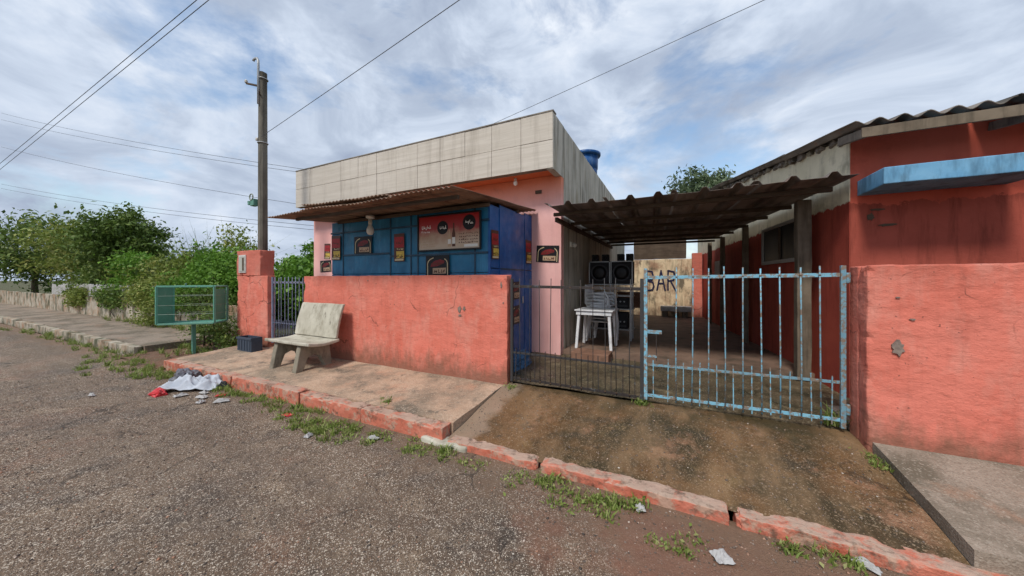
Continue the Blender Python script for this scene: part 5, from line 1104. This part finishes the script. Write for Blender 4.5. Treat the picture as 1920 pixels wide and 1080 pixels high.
# low white wall, pickets and stakes at the left
lw = empty('low_wall', (-20, 4.5, 0), 'low stained white wall along the pavement beyond the rubbish cage', 'wall')
x = -9.55; i = 0
while x > -46:
    x2 = x - 4.0; MB().rbox(x2 + 0.004, x, 4.44, 4.58, -0.15, 0.74 + 0.02 * math.sin(i), 0.16, 0.02, 2.2, i * 2.0).build('wall_section', 'white_wall', lw, bevel=0.012); x = x2; i += 1
pf = empty('picket_fence', (-18, 4.52, 0.75), 'grey-white picket fence standing on the low stained wall', 'fence')
x = -13.6; k = 0
while x > -27:
    hh = 0.50 + rnd.uniform(-0.05, 0.03); m = MB(); m.poly([(x, 4.50, 0.73), (x + 0.085, 4.50, 0.73), (x + 0.085, 4.50, 0.73 + hh - 0.05), (x + 0.0425, 4.50, 0.73 + hh), (x, 4.50, 0.73 + hh - 0.05)], (0, 0.022, 0)); m.build('picket', 'grey_block', pf); x -= 0.145; k += 1
for zz_ in (0.86, 1.08): MB().box(-27, -13.5, 4.5225, 4.55, zz_, zz_ + 0.06).build('rail', 'grey_block', pf)
for i, (xx, yy, hh, tl) in enumerate(((-9.36, 4.30, 1.30, 0.03), (-9.16, 4.34, 1.22, -0.04), (-8.98, 4.28, 1.36, 0.02), (-9.58, 4.33, 1.12, 0.06))):
    o = MB().tube([(xx, yy, -0.2), (xx + tl * 0.5, yy, hh * 0.5), (xx + tl, yy + 0.02, hh)], [0.055, 0.05, 0.042], 7).build('wooden_stake', 'stake', None)
    tag(o, ('dark weathered stake third from the meter wall', 'dark weathered stake second from the meter wall', 'dark weathered stake nearest the meter wall', 'shortest weathered stake, farthest from the meter wall')[i], 'stake', 'weathered stakes beside the meter wall')

# ------------------------------------------------------------------ loose stones on the road
def pebbles(name, n, area, zf, s0, s1, mat):
    x = rng.uniform(area[0], area[1], n); y = rng.uniform(area[2], area[3], n); s = rng.uniform(s0, s1, n) * (0.6 + rng.random(n) ** 3 * 1.6)
    z_ = np.array([zf(a, c) for a, c in zip(x, y)])
    oct_ = np.array(((1, 0, 0), (0, 1, 0), (-1, 0, 0), (0, -1, 0), (0, 0, 0.7), (0, 0, -0.5)), float)
    v = oct_[None] * rng.uniform(0.6, 1.3, (n, 6, 1)); a = rng.uniform(0, 6.28, n); ca_, sa = np.cos(a)[:, None], np.sin(a)[:, None]
    v = np.stack([v[..., 0] * ca_ - v[..., 1] * sa, v[..., 0] * sa + v[..., 1] * ca_, v[..., 2]], -1) * s[:, None, None] + np.stack([x, y, z_ + s * 0.15], 1)[:, None]
    f = np.array(((0, 1, 4), (1, 2, 4), (2, 3, 4), (3, 0, 4), (1, 0, 5), (2, 1, 5), (3, 2, 5), (0, 3, 5)))
    q = (np.arange(n)[:, None, None] * 6 + f[None]).reshape(-1, 3)
    o = link_mesh(name, fast_mesh(name, v.reshape(-1, 3), q, np.repeat(rng.random(n), 6)), mat, None, (0, 0, 0)); return o
b = NB('loose_road_stones', 0.85, 0.3); at = b.n.new('ShaderNodeAttribute'); at.attribute_name = 'tone'
b.color(b.ramp(at.outputs['Fac'], [(0.0, (0.07, 0.058, 0.05)), (0.45, (0.17, 0.13, 0.105)), (0.78, (0.28, 0.22, 0.175)), (0.9, (0.36, 0.19, 0.12)), (1.0, (0.55, 0.49, 0.42))])); M['stones'] = b.m
o = pebbles('gravel', 34000, (-9.5, 2.4, 0.45, 2.6), lambda x, y: road_z(x, y) + 0.012 * noise.noise(Vector((x * 2.2, y * 2.2, 3.3))), 0.0025, 0.0062, 'stones'); tag(o, 'fine loose gravel strewn over the worn road', 'gravel', kind='stuff')
o = pebbles('gravel', 2600, (-2.0, 1.4, 2.8, 3.9), lambda x, y: ramp_z(x, y) + 0.016 * noise.noise(Vector((x * 2.6, y * 2.6, 3.3))), 0.003, 0.006, 'stones'); tag(o, 'fine grit strewn over the damp driveway', 'gravel', kind='stuff')
